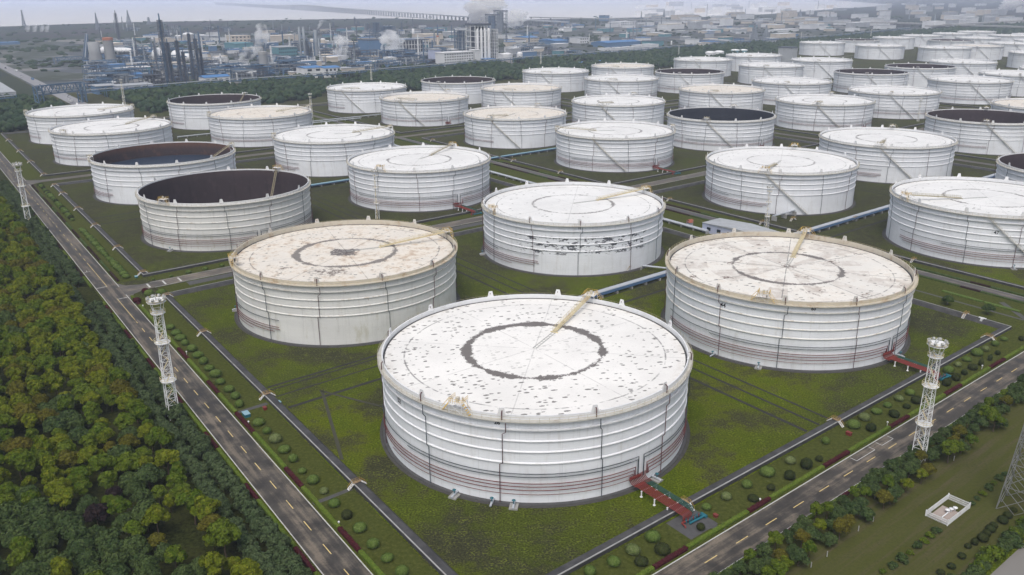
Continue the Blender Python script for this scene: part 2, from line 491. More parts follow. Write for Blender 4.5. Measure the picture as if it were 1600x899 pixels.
# ------------------------------------------------------------------ tanks
RT, HT = 40.0, 22.5
def wall_mat(name, base, streak, rust, rustcol=(.30, .22, .12), patch=0.0, low=0.0):
    g = NG(name, .55)
    o = g.obj(); x, y, z = g.sep(o)[:3]
    a = g.math('ARCTAN2', y, x)
    arc = g.math('MULTIPLY', a, 40.0)
    w = g.N.new('ShaderNodeObjectInfo').outputs['Random']
    off = g.math('MULTIPLY', w, 97.0)
    cyl = g.comb(arc, z, off)
    n = g.noise(g.mapping(cyl, (.05, .12, 1)), 1.0, 5, .6)
    s = g.noise(g.mapping(cyl, (.9, .07, 1)), 1.0, 5, .65)
    col = g.mix(g.ss(n, .3, .7), tuple(c * .92 for c in base), tuple(min(1, c * 1.05) for c in base))
    col = g.mix(g.math('MULTIPLY', g.ss(s, .52, .75), streak), col, (.40, .40, .38))
    # plate joints: courses and staggered vertical seams
    pl = g.math('ABSOLUTE', g.math('SUBTRACT', g.math('FRACT', g.math('DIVIDE', z, 2.65)), .5))
    col = g.mix(g.math('MULTIPLY', g.ss(pl, .488, .496), .22), col, (.3, .31, .32))
    va = g.math('ABSOLUTE', g.math('SUBTRACT', g.math('FRACT', g.math('DIVIDE', arc, 9.6)), .5))
    col = g.mix(g.math('MULTIPLY', g.ss(va, .492, .497), .16), col, (.3, .31, .32))
    if rust:
        r = g.noise(g.mapping(cyl, (.35, .10, 1)), 1.0, 6, .68)
        m = g.ss(r, .52, .70)
        if low: m = g.math('MULTIPLY', m, g.ss(z, 2.0, 13.0, 1.0, 1 - low))
        col = g.mix(g.math('MULTIPLY', m, rust), col, rustcol)
        r2 = g.ss(g.noise(g.mapping(cyl, (.7, .35, 1)), 1.0, 6, .7), .64, .72)
        col = g.mix(g.math('MULTIPLY', r2, rust), col, (.32, .20, .10))
    if patch:
        q = g.noise(g.mapping(cyl, (.42, .85, 1)), 1.0, 5, .62)
        zone = g.math('MULTIPLY', g.ss(z, 8.3, 9.6), g.ss(z, 15.8, 17.0, 1, 0))
        az = g.math('MULTIPLY', g.ss(a, -2.35, -2.1), g.ss(a, -.85, -.65, 1, 0))
        band = g.math('ABSOLUTE', g.math('SUBTRACT', g.math('FRACT', g.math('DIVIDE', g.math('SUBTRACT', z, 9.0), 2.75)), .4))
        m = g.math('MULTIPLY', g.math('MULTIPLY', g.ss(g.math('SUBTRACT', q, g.math('MULTIPLY', band, .10)), .522, .532), zone), az)
        col = g.mix(m, col, (.10, .105, .12))
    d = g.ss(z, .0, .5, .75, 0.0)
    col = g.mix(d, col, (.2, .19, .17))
    g.color(col); return g.m
M['wall'] = wall_mat('tank_wall_white', (.76, .785, .82), .30, .12)
M['wall_grimy'] = wall_mat('tank_wall_stained', (.67, .675, .655), .45, .55, (.42, .40, .28), low=.55)
M['wall_patch'] = wall_mat('tank_wall_peeling', (.76, .785, .82), .3, .10, patch=1.0)
M['girder'] = plain('girder_paint', (.72, .735, .755), .6, .08, .5, dirt=(.42, .40, .36), dirt_amt=.4, dscale=.4)
M['girder_dirty'] = plain('stained_girder_paint', (.64, .64, .61), .6, .14, .5, dirt=(.32, .25, .16), dirt_amt=.65, dscale=.4)
M['walkway'] = plain('walkway_grating', (.48, .47, .43), .7, .2, .5, dirt=(.24, .20, .15), dirt_amt=.6, dscale=.3)
M['rail_grey'] = plain('handrail_faded', (.40, .36, .25), .6, .25, .4, dirt=(.24, .16, .09), dirt_amt=.5)

def roof_mat(name, base, spot=0.0, rust=0.0, grey=0.0, ring=.9, ringw=.7, patch=False, cream=None):
    g = NG(name, .6)
    o0 = g.obj(); w = g.rand()
    x, y, z = g.sep(o0)[:3]
    r = g.math('SQRT', g.math('ADD', g.math('MULTIPLY', x, x), g.math('MULTIPLY', y, y)))
    a = g.math('ARCTAN2', y, x)
    o = g.comb(x, y, g.math('MULTIPLY', w, 61.0))
    n1 = g.noise(o, .06, 5, .6); n2 = g.noise(o, .35, 6, .68); n3 = g.noise(o, 1.4, 5, .7)
    col = g.mix(g.ss(n1, .35, .65), tuple(c * .90 for c in base), base)
    if cream: col = g.mix(g.math('MULTIPLY', g.ss(g.math('ADD', g.math('MULTIPLY', n1, .5), g.math('MULTIPLY', n2, .5)), .42, .6), cream), col, (.62, .54, .43))
    d = g.ss(n3, .5, .72)
    col = g.mix(g.math('MULTIPLY', d, .14 + .2 * rust), col, (.42, .40, .36))
    if grey:
        # dull wedges between the deck seams
        wd = g.math('FLOOR', g.math('MULTIPLY', a, 4.2))
        wn = g.noise(g.comb(wd, g.math('FLOOR', g.math('MULTIPLY', r, .075)), w), 1.7, 2, .5)
        m = g.math('MULTIPLY', g.ss(wn, .50, .58), g.ss(n2, .30, .6))
        col = g.mix(g.math('MULTIPLY', m, grey), col, (.50, .455, .41))
    if rust:
        m = g.ss(g.math('ADD', g.math('MULTIPLY', n2, .7), g.math('MULTIPLY', n1, .35)), .545, .66)
        col = g.mix(g.math('MULTIPLY', m, rust), col, (.40, .27, .17))
        p2 = g.noise(g.mapping(o, (1, 1, 1), (0, 0, 0), (31, 17, 0)), .11, 6, .75)
        m2 = g.math('MULTIPLY', g.ss(p2, .60, .65), g.ss(n3, .42, .5))
        col = g.mix(m2, col, (.16, .11, .085))
    if spot:
        wv = g.math('MULTIPLY', g.math('SUBTRACT', g.noise(o, 1.3, 3, .6), .5), 1.1)
        so = g.comb(g.math('ADD', g.math('MULTIPLY', x, .62), wv), g.math('MULTIPLY', y, 1.05), 0.0)
        v = g.vor(so, 1.0, 1.0)
        hid = g.sep(g.vor(so, 1.0, 1.0, 'Color'))[0]
        th = g.math('MULTIPLY', g.math('POWER', g.math('DIVIDE', g.math('MAXIMUM', g.math('SUBTRACT', hid, 1 - spot), 0.0), spot), 1.3), .46)
        th = g.math('ADD', th, g.math('MULTIPLY', g.math('SUBTRACT', n3, .5), .30))
        fl = g.vor(g.mapping(so, (2.3, 2.0, 1)), 1.0, 1.0)
        fm = g.math('MULTIPLY', g.ss(fl, .12, .24, 1, 0), g.ss(n2, .40, .6))
        col = g.mix(g.math('MULTIPLY', fm, .34), col, (.30, .29, .26))
        inner = g.ss(r, 16.5, 18.5, .40, 1.0)
        m = g.math('MULTIPLY', g.ss(g.math('SUBTRACT', th, v), -.02, .05), inner)
        col = g.mix(g.math('MULTIPLY', m, .86), col, (.12, .115, .105))
    # worn ring round the centre deck
    if ring:
        an = g.noise(g.comb(g.math('COSINE', a), g.math('SINE', a), g.math('MULTIPLY', w, 13.0)), 2.2, 3, .6)
        width = g.math('MULTIPLY', g.ss(an, .30, .72, .25, 1.9), ringw)
        jag = g.math('MULTIPLY', g.math('SUBTRACT', g.noise(o, .8, 6, .85), .5), 7.0)
        dist = g.math('ABSOLUTE', g.math('ADD', g.math('SUBTRACT', r, 18.0), g.math('MULTIPLY', jag, .7)))
        m = g.ss(g.math('SUBTRACT', width, dist), -.06, .12)
        col = g.mix(g.math('MULTIPLY', m, ring), col, (.125, .112, .105))
    # pontoon seam, deck seams
    sm = g.math('ABSOLUTE', g.math('SUBTRACT', r, 34.2))
    m = g.math('MULTIPLY', g.ss(sm, .10, .30, 1, 0), g.ss(n2, .40, .56))
    col = g.mix(g.math('MULTIPLY', m, .75), col, (.15, .145, .14))
    fr = g.math('ABSOLUTE', g.math('SUBTRACT', g.math('FRACT', g.math('MULTIPLY', a, 8 / (2 * math.pi))), .5))
    ln = g.math('MULTIPLY', g.math('MULTIPLY', fr, 2 * math.pi / 8), r)
    m = g.math('MULTIPLY', g.ss(ln, .08, .20, 1, 0), g.ss(n2, .36, .5))
    col = g.mix(g.math('MULTIPLY', m, .85 if grey else .5 if rust else .3), col, (.16, .155, .15))
    if patch:
        x = g.math('ADD', x, g.math('MULTIPLY', g.math('SUBTRACT', g.noise(o, .45, 5, .7), .5), 7.0))
        y = g.math('ADD', y, g.math('MULTIPLY', g.math('SUBTRACT', g.noise(g.mapping(o, (1, 1, 1), (0, 0, 0), (9, 5, 3)), .45, 5, .7), .5), 7.0))
        bx = g.ss(g.math('ABSOLUTE', g.math('SUBTRACT', x, -.5)), 4.4, 5.0, 1, 0)
        by = g.ss(g.math('ABSOLUTE', g.math('ADD', y, .8)), 3.9, 4.5, 1, 0)
        m = g.math('MULTIPLY', g.math('MULTIPLY', bx, by), g.ss(n3, .30, .5))
        col = g.mix(g.math('MULTIPLY', m, .92), col, (.085, .075, .075))
        ex = g.math('SUBTRACT', x, -1.0); ey = g.math('ADD', y, 24.0)
        rr = g.math('SQRT', g.math('ADD', g.math('MULTIPLY', g.math('MULTIPLY', ex, ex), .35), g.math('MULTIPLY', ey, ey)))
        m = g.math('MULTIPLY', g.ss(rr, 2.0, 5.5, 1, 0), g.ss(g.noise(o, .7, 6, .75), .46, .54))
        col = g.mix(g.math('MULTIPLY', m, .9), col, (.13, .10, .085))
    # grubby rim
    m = g.math('MULTIPLY', g.ss(r, 36.5, 39.0), g.ss(n2, .42, .62))
    col = g.mix(g.math('MULTIPLY', m, .25 + .4 * rust), col, (.36, .30, .23))
    g.color(col); g.bump(n2, .12, .05)
    return g.m
WHT = (.76, .76, .745)
M['roof_speckled'] = roof_mat('roof_white_speckled', (.79, .78, .75), spot=.72, ring=.95, ringw=1.0)
M['roof_rusty'] = roof_mat('roof_rusty', (.74, .70, .63), spot=.34, rust=.62, ring=.85, ringw=.95, patch=True, cream=.55)
M['roof_stained'] = roof_mat('roof_dull_patches', (.76, .74, .69), spot=.26, rust=.14, grey=.75, ring=.9, ringw=.75, cream=.18)
M['roof_clean'] = roof_mat('roof_white', WHT, spot=.13, ring=.8, ringw=.50)
M['roof_cream'] = roof_mat('roof_cream', (.74, .70, .63), spot=.12, rust=.16, ring=.5, ringw=.4, cream=.5)
M['roof_wet'] = plain('wet_sunken_roof', (.020, .034, .060), .4, .25, .05)
M['roof_dark'] = plain('dark_sunken_roof', (.03, .024, .026), .6, .3, .08)
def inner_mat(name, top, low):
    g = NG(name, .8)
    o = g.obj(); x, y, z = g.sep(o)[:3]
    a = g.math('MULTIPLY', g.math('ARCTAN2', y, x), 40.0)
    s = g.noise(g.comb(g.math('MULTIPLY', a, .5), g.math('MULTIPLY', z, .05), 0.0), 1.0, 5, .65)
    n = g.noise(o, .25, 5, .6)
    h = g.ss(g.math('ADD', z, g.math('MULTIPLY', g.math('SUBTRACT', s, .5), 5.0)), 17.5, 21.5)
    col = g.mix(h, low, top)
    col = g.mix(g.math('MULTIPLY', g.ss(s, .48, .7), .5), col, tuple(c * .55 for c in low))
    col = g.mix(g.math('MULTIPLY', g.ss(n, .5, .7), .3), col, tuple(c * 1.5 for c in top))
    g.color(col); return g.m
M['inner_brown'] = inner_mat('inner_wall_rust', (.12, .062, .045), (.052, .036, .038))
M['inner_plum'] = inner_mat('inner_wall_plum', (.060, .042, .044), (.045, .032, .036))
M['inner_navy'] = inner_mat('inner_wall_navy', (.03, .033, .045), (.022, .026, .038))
M['rim_white'] = plain('rim_paint', (.70, .715, .73), .55, .08, .6, dirt=(.45, .42, .38), dirt_amt=.35, dscale=.4)

def tank_meshes():
    D = {}
    m = MB(); m.lathe([(RT, .3), (RT, 21.0)], 144); D['shell'] = m
    m = MB(); m.lathe([(RT + .015, 20.98), (RT + .015, HT), (RT - .28, HT), (RT - .28, 20.3)], 144, smooth=False); D['rim'] = m
    m = MB(); m.lathe([(RT - .29, .4), (RT - .29, 21.9)], 144); D['inner'] = m
    m = MB(); m.lathe([(RT + .9, 0.0), (RT + .8, .34), (RT - .4, .34)], 96, smooth=False); D['foundation'] = m
    m = MB(); m.lathe([(41.7, .047), (RT + .9, .09)], 96); D['apron'] = m
    m = MB(); m.lathe([(39.25, -.9), (39.25, .0), (36.9, .03), (34.3, -.04), (18, .06), (.6, .22), (.0, .22)], 120, smooth=False); D['roof'] = m
    m = MB(); m.lathe([(39.24, -.12), (39.7, .10)], 120); D['seal'] = m
    m = MB(); m.lathe([(RT + .02, .30), (RT + .21, .20), (RT + .29, .03), (RT + .29, -.07), (RT + .2, -.12), (RT + .02, -.14)], 144); D['girder'] = m
    m = MB(); m.lathe([(RT + .12, .06), (RT + .62, .06), (RT + .62, -.24), (RT + .55, -.24), (RT + .55, -.02), (RT + .12, -.02)], 144, smooth=False, close=True)
    for k in range(48):
        a = k * math.pi / 24
        c, s = math.cos(a), math.sin(a); m.bar((c * RT, s * RT, .015), (c * (RT + .58), s * (RT + .58), .015), 2.6, .07)
    D['wide_girder'] = m
    m = MB(); m.lathe([(RT + .02, .04), (RT + 1.15, .04), (RT + 1.15, -.2), (RT + 1.08, -.2), (RT + 1.08, -.05), (RT + .02, -.05)], 144, smooth=False, close=True)
    for k in range(48):
        a = k * math.pi / 24
        c, s = math.cos(a), math.sin(a); m.bar((c * RT, s * RT, -.75), (c * (RT + 1.0), s * (RT + 1.0), -.1), .08, .1)
    D['walkway'] = m
    m = MB()
    for h in (.55, 1.1): m.lathe([(RT + 1.1 + .032 * math.cos(q * math.pi / 2), h + .032 * math.sin(q * math.pi / 2)) for q in range(4)], 120, close=True)
    for k in range(120):
        a = k * math.pi / 60; c, s = math.cos(a) * (RT + 1.1), math.sin(a) * (RT + 1.1)
        m.bar((c, s, 0), (c, s, 1.1), .055)
    D['railing'] = m
    m = MB()   # foam dam plate on the rim, with its pourer pipe: faces +x
    pts = [(-1.15, 0), (1.15, 0), (.85, .55), (.55, 1.9), (-.55, 1.9), (-.85, .55)]
    vs = [(0.0, p[0], p[1]) for p in pts] + [(-.10, p[0], p[1]) for p in pts]
    n = len(pts)
    m.add(vs, [tuple(range(n)), tuple(range(2 * n - 1, n - 1, -1))] + [((i + 1) % n, i, n + i, n + (i + 1) % n) for i in range(n)])
    m.bar((-.55, -.7, -.2), (-.08, -.7, 1.0), .1); m.bar((-.55, .7, -.2), (-.08, .7, 1.0), .1)
    D['shield'] = m
    m = MB(); m.tube([(.5, .15, -.9), (.5, .15, .9), (.2, .15, 1.25), (-.25, .15, 1.1)], .13, 8); D['pourer'] = m
    for nm, kink in (('riser_a', .9), ('riser_b', -1.4)):
        m = MB()
        rr = RT + .72
        m.tube([(rr + .25, 0, 20.9), (rr + .25, 0, 18.6), (rr - .05, kink * .6, 18.0), (rr - .05, kink * .6, 10.6), (rr - .25, kink * 1.1, 10.2), (rr - .25, kink * 1.1, .3)], .10, 6)
        D[nm] = m
    # ring mains round the lower courses
    a0 = R(-54)
    def arc(z, aa, ab, rad, rr=RT + .42):
        q = []; k = max(6, int(abs(ab - aa) / R(3)))
        for i in range(k + 1):
            a = aa + (ab - aa) * i / k; q.append((rr * math.cos(a), rr * math.sin(a), z))
        return q
    for i, (z, off, span) in enumerate(((8.0, .9, 118), (7.2, 1.3, 86), (5.5, 3.2, 116), (4.7, 4.1, 116), (3.8, 5.0, 112), (2.7, 5.8, 96))):
        m = MB(); r0 = RT + .42
        for sgn, o2 in ((-1, -off * .55), (1, off * .5 + (1.4 if i < 2 else 1.9))):
            st = a0 + R(o2)
            pts = [(r0 * math.cos(st), r0 * math.sin(st), 2.4)] + arc(z, st, st + sgn * R(span), .1)
            m.tube(pts, .10 if i < 5 else .07, 6)
        D['main_%d' % i] = m
    m = MB()
    for k in range(12):
        a = a0 + R(-4.0 + k * .62); r0 = RT + .42
        m.tube([(r0 * math.cos(a), r0 * math.sin(a), 3.4), ((r0) * math.cos(a), r0 * math.sin(a), 2.3), ((r0 + .6) * math.cos(a), (r0 + .6) * math.sin(a), 1.75), ((r0 + 2.2) * math.cos(a), (r0 + 2.2) * math.sin(a), 1.75)], .11, 6)
    for z in (2.7, 3.1): m.tube(arc(z, a0 + R(-4.4), a0 + R(.4), .1, RT + .6), .16, 6)
    D['manifold'] = m
    # spiral stair
    m = MB(); n = 40; up = []
    for i in range(n + 1):
        t = i / n; a = R(-118) + t * R(33); z = 21.4 - t * 20.9
        up.append((a, z))
    for rr in (RT + .30, RT + 1.15):
        for (a, z), (b, w) in zip(up[:-1], up[1:]):
            m.bar((rr * math.cos(a), rr * math.sin(a), z), (rr * math.cos(b), rr * math.sin(b), w), .06, .26)
    for i in range(n * 2):
        t = (i + .5) / (n * 2); a = R(-118) + t * R(33); z = 21.4 - t * 20.9
        m.bar(((RT + .30) * math.cos(a), (RT + .30) * math.sin(a), z), ((RT + 1.15) * math.cos(a), (RT + 1.15) * math.sin(a), z), .26, .04)
    D['stair'] = m
    m = MB()
    for h in (.55, 1.1):
        for (a, z), (b, w) in zip(up[:-1], up[1:]):
            rr = RT + 1.15; m.bar((rr * math.cos(a), rr * math.sin(a), z + h), (rr * math.cos(b), rr * math.sin(b), w + h), .05)
    for a, z in up[::2]:
        rr = RT + 1.15; m.bar((rr * math.cos(a), rr * math.sin(a), z), (rr * math.cos(a), rr * math.sin(a), z + 1.1), .05)
    D['stair_rail'] = m
    # gauge platform sitting on the rim (faces +x)
    m = MB(); m.box(-1.8, -1.7, 1.35, 1.3, 1.7, 1.43)
    for x in (-1.7, 1.2):
        for y in (-1.6, 1.6): m.bar((x, y, -1.1), (x, y, 1.35), .12)
    m.bar((1.2, -1.6, -1.0), (1.2, 1.6, 1.3), .07); m.bar((1.2, 1.6, -1.0), (1.2, -1.6, 1.3), .07)
    D['platform'] = m
    m = MB()
    for h in (.55, 1.1):
        for a, b in (((-1.75, -1.65), (1.25, -1.65)), ((1.25, -1.65), (1.25, 1.65)), ((1.25, 1.65), (-1.75, 1.65))):
            m.bar((*a, 1.43 + h), (*b, 1.43 + h), .06)
    for k in range(7):
        m.bar((1.25, -1.65 + k * .55, 1.43), (1.25, -1.65 + k * .55, 2.53), .05)
        m.bar((-1.75 + k * .5, 1.65, 1.43), (-1.75 + k * .5, 1.65, 2.53), .05); m.bar((-1.75 + k * .5, -1.65, 1.43), (-1.75 + k * .5, -1.65, 2.53), .05)
    for s in (-1, 1):
        for k in range(5): m.bar((.2 - .0 * k, s * (1.9 + .38 * k), 1.2 - .5 * k), (1.1, s * (1.9 + .38 * k), 1.2 - .5 * k), .3, .05)
        m.bar((1.1, s * 1.8, 2.4), (1.1, s * 3.6, .1), .05); m.bar((.2, s * 1.8, 2.4), (.2, s * 3.6, .1), .06)
    D['platform_rail'] = m
    m = MB(); m.box(-.5, -.4, 1.45, .3, .3, 2.5); m.tube([(-.9, .8, 0), (-.9, .8, 2.3)], .22, 10); D['gauge'] = m
    return D
TM = tank_meshes()
def tm(k, mat):
    return TM[k].mesh(k, mat)
_tc = {}
def tmesh(k, mat):
    if (k, mat) not in _tc: _tc[(k, mat)] = TM[k].mesh(k, M[mat])
    return _tc[(k, mat)]
_lad = {}
def ladder_mesh(dz, r_in, mat):
    key = (round(dz, 1), r_in)
    if key not in _lad:
        a, b = Vector((RT - .4, 0, 1.25)), Vector((r_in, 0, dz + .45))
        m = MB()
        for s in (-.55, .55):
            y = Vector((0, s, 0))
            m.bar(a + y, b + y, .10, .26)
            m.bar(a + y + Vector((0, 0, 1.05)), b + y + Vector((0, 0, 1.05)), .07)
            m.bar(a + y + Vector((0, 0, .55)), b + y + Vector((0, 0, .55)), .05)
            n = max(8, int((a - b).length / 1.9))
            for k in range(n + 1):
                p = a.lerp(b, k / n) + y; m.bar(p, p + Vector((0, 0, 1.05)), .07)
        n = int((a - b).length / .45)
        for k in range(n + 1):
            p = a.lerp(b, k / n); m.bar(p + Vector((0, -.5, .16)), p + Vector((0, .5, .16)), .30, .05)
        m.bar(b + Vector((-.2, -1.1, -.25)), b + Vector((-.2, 1.1, -.25)), .3)
        _lad[key] = m
    k2 = (key, mat)
    if k2 not in _lad: _lad[k2] = _lad[key].mesh('rolling_ladder', M[mat])
    return _lad[k2]
_tr = MB(); _tr.bar((.2, -.45, .30), (17.5, -.45, .12), .14, .12); _tr.bar((.2, .45, .30), (17.5, .45, .12), .14, .12)
for k in range(12): _tr.bar((1 + 1.4 * k, -.6, .27 - .01 * k), (1 + 1.4 * k, .6, .27 - .01 * k), .10, .05)
TRACK = _tr.mesh('ladder_track', M['galv'])
AXLE = MB().box(-.6, -.6, 0, .6, .6, .5).mesh('centre_drain', M['galv'])

# key: x, y, roof kind, depth of the roof below the rim
TANKS = {
 'A': (5.8, 206.2, 'speckled', 1.35), 'B': (-61.1, 299.4, 'rusty', 1.9), 'C': (94.3, 276.6, 'stained', 1.9), 'D': (27.6, 371.2, 'clean', 1.6),
 'E': (-140.8, 410.7, 'brown', 20.5), 'F': (-207.2, 503.8, 'wet', 8.5), 'G': (-52.6, 482.4, 'clean', 1.5), 'H': (150.5, 469, 'clean', 1.4),
 'J': (71.5, 584.4, 'clean', 1.5), 'K': (-120, 577.4, 'clean', 1.4), 'L': (-290.1, 620.2, 'clean', 1.3), 'M': (-356.9, 712.4, 'clean', 1.5),
 'O': (-202.1, 692.9, 'cream', 1.6), 'P': (-269.5, 784.9, 'brown', 15), 'Q': (3.6, 676.6, 'cream', 1.5), 'R': (-79.4, 794, 'cream', 2.2),
 'S': (-147.3, 887, 'clean', 1.4), 'U': (240.6, 542.9, 'clean', 1.4), 'V': (272.4, 746.2, 'clean', 1.5), 'W': (161.4, 657.2, 'navy', 16),
 'I': (216.6, 376.6, 'clean', 1.6), 'T': (-57.3, 951.8, 'brown', 18), 'X': (10.7, 869.2, 'cream', 2.0), 'Y': (94.2, 752.8, 'clean', 1.4),
 'Z': (55.1, 1061.5, 'clean', 1.5), '26': (122.8, 961.3, 'clean', 1.4), '27': (145.8, 1131.6, 'cream', 1.5), '28': (213.7, 1036.6, 'brown', 15),
 '29': (205.3, 840.3, 'cream', 1.5), '30': (272.5, 1236.3, 'clean', 1.4), '31': (364.4, 1310.3, 'clean', 1.4), '32': (336.9, 1126.4, 'clean', 1.4),
 '33': (297.6, 916.5, 'clean', 1.4), '34': (431, 1208.5, 'clean', 1.4), '35': (420.7, 1013.8, 'brown', 14), '36': (362.9, 816.6, 'clean', 1.5),
 '46': (486.4, 916.7, 'clean', 1.5), '44': (510.7, 1085.9, 'brown', 13), '45': (601.5, 1158.8, 'clean', 1.4), '47': (574.7, 980.5, 'clean', 1.4),
 '40': (581.5, 1637, 'clean', 1.4), '41': (675, 1711.3, 'brown', 14), '42': (645.6, 1531.4, 'clean', 1.5), '43': (782.7, 1795.5, 'clean', 1.5),
 '48': (724.1, 1460.7, 'clean', 1.4), '50': (840.2, 1676.6, 'brown', 14), '49': (798.9, 1500.9, 'cream', 1.5), '51': (875.2, 1871.7, 'clean', 1.4),
 '52': (978, 1947, 'clean', 1.8), '53': (1075, 2032, 'clean', 1.4), '54': (935.7, 1759.5, 'clean', 1.4), '55': (1048.4, 1846.2, 'clean', 1.4),
 '56': (898.8, 1566.3, 'clean', 1.4), '57': (1123.7, 1893.5, 'clean', 1.4), '58': (991.5, 1646.6, 'clean', 1.4), '59': (797.7, 1319.4, 'clean', 1.4),
 '60': (654.7, 1039.5, 'clean', 1.4), '38': (439.2, 702.2, 'cream', 1.5), '37': (353, 634.3, 'brown', 14), '39': (303.3, 443.1, 'brown', 13)}
LADAZ = {'A': 63, 'B': 24, 'C': 63, 'D': 27, 'E': 66, 'G': 65, 'I': 187, 'J': 182, 'F': 30, 'K': 25, 'L': 66, 'M': 26, 'O': 30, 'H': -118}
UROW = [0, 116, 254, 371, 513, 632, 762]; VROW = [0, 114, 272, 390, 535, 653, 808, 926, 1041, 1305, 1412, 1530, 1655, 1810, 1915]
def near_i(t, L): return min(range(len(L)), key=lambda i: abs(L[i] - t))
LOOK = {'speckled': 'white tank with a roof speckled with dark spots', 'rusty': 'white tank with a rusty cream roof and dark blotches',
        'stained': 'white tank with dull grey patches on its roof', 'clean': 'white-roofed oil tank', 'cream': 'cream-roofed oil tank',
        'brown': 'open-topped tank with dark brown inside', 'wet': 'open-topped tank with dark water inside', 'navy': 'open-topped tank with navy inside'}
for key, (tx, ty, kind, depth) in TANKS.items():
    dist = math.hypot(tx, ty)
    u, v = uv_of(tx, ty); ui, vi = near_i(u, UROW), near_i(v, VROW)
    if kind in ('speckled',): lab = 'large white oil tank with dark-speckled roof and red ring pipes, nearest the viewer'
    elif kind == 'rusty': lab = 'white oil tank with rusty cream roof and dark blotches, nearest the left road'
    elif kind == 'stained': lab = 'white oil tank with dull grey patches on its roof and yellowish rusty rim'
    elif key == 'D': lab = 'white oil tank with dark peeling paint patches across its wall'
    elif key == 'F': lab = 'open-topped white oil tank with rust-brown inner wall above dark blue water'
    elif key == 'W': lab = 'open-topped white oil tank with a navy blue inside'
    elif key == 'E': lab = 'open-topped white oil tank with stained wall and dark plum inside, nearest open one'
    elif dist > 1400: lab = 'hazy %s, %s row back, %s from the left road' % (LOOK[kind], ORD[ui], 'tenth eleventh twelfth thirteenth fourteenth fifteenth'.split()[max(0, vi - 9)])
    else: lab = '%s, %s row back, %s from the left road' % (LOOK[kind], ORD[ui], ORD[vi])
    root = empty('oil_tank', (tx, ty, 0), 0, lab, 'oil tank', 'oil tanks of the tank farm')
    wall = {'B': 'wall_grimy', 'E': 'wall_grimy', 'D': 'wall_patch'}.get(key, 'wall')
    dirty = key in ('B', 'C')
    open_ = kind in ('brown', 'wet', 'navy')
    rz = HT - depth
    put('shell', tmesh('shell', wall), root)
    put('rim', tmesh('rim', 'rim_rusty' if dirty else 'rim_white'), root)
    put('foundation', tmesh('foundation', 'dark_concrete'), root)
    put('apron', tmesh('apron', 'gravel'), root)
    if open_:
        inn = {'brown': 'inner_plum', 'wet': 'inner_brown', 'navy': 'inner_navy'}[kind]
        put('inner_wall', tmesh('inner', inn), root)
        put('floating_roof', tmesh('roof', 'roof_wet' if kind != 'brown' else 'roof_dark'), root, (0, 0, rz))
    else:
        put('floating_roof', tmesh('roof', 'roof_' + kind), root, (0, 0, rz), R(rnd.uniform(0, 40)) if key not in 'B' else 0)
        put('roof_seal', tmesh('seal', 'dark_concrete'), root, (0, 0, rz))
    gm = 'girder_dirty' if dirty or key == 'E' else 'girder'
    for z in (16.1, 13.4, 10.5): put('wind_girder', tmesh('girder', gm), root, (0, 0, z))
    put('wind_girder', tmesh('wide_girder', gm), root, (0, 0, 19.2))
    put('walkway', tmesh('walkway', 'rim_rusty' if dirty else 'walkway'), root, (0, 0, 21.35))
    if dist < 1000: put('railing', tmesh('railing', 'cream_steel' if dirty else 'rail_grey'), root, (0, 0, 21.4))
    ph = {'A': 18, 'B': 27, 'C': 12, 'D': 30}.get(key, rnd.uniform(0, 30))
    for k in range(12):
        a = R(ph + 30 * k)
        o = put('foam_shield', tmesh('shield', 'old_white_steel' if dirty else 'white_steel'), root, ((RT + .12) * math.cos(a), (RT + .12) * math.sin(a), HT - .25), a)
        if dist < 420: put('foam_pourer', tmesh('pourer', 'maroon_pipe'), o)
    for k in range(12):
        a = R(ph + 30 * k + 1.5)
        put('foam_riser', tmesh('riser_a' if k % 2 else 'riser_b', ('maroon_pipe', 'dark_pipe')[(k + vi) % 2]), root, (0, 0, 0), a)
    if dist < 1100:
        flip = R(180) if ui % 2 else 0.0
        if key in ('B', 'D', 'F', 'K', 'C') or ui % 2 == 0 or True:
            for i, mm in enumerate(('dark_pipe', 'dark_pipe', 'pale_red_pipe', 'pale_red_pipe', 'pale_red_pipe', 'pale_red_pipe')):
                if i > 3 and dist > 600: continue
                put('ring_main', tmesh('main_%d' % i, mm), root, (0, 0, 0), flip)
        put('pipe_manifold', tmesh('manifold', 'red_pipe'), root, (0, 0, 0), flip)
    la = R(LADAZ.get(key, -118 if vi >= 2 else 64))
    c, s = math.cos(la), math.sin(la)
    lm = 'cream_steel' if key in ('A', 'B', 'C', 'D') else 'rail_grey'
    lad = put('rolling_ladder', ladder_mesh(-depth, 13.0 if depth < 3 else (24.0 if depth < 16 else 30.0), lm), root, (0, 0, HT), la)
    if not open_ and dist < 700:
        put('ladder_track', TRACK, root, (0, 0, rz), la)
    for aa in ((la, la + math.pi) if dist < 800 else (la,)):
        c, s = math.cos(aa), math.sin(aa)
        p = put('rim_platform', tmesh('platform', 'old_white_steel' if dirty else 'white_steel'), root, (RT * c, RT * s, HT), aa)
        if dist < 800:
            put('guard_rail', tmesh('platform_rail', 'yellow_steel' if dist < 520 else 'rail_grey'), p)
            put('gauge_cabinet', tmesh('gauge', 'rim_rusty'), p)
    if vi >= 2:
        st = put('spiral_stair', tmesh('stair', 'walkway'), root)
        if dist < 800: put('stair_rail', tmesh('stair_rail', 'rail_grey'), st)

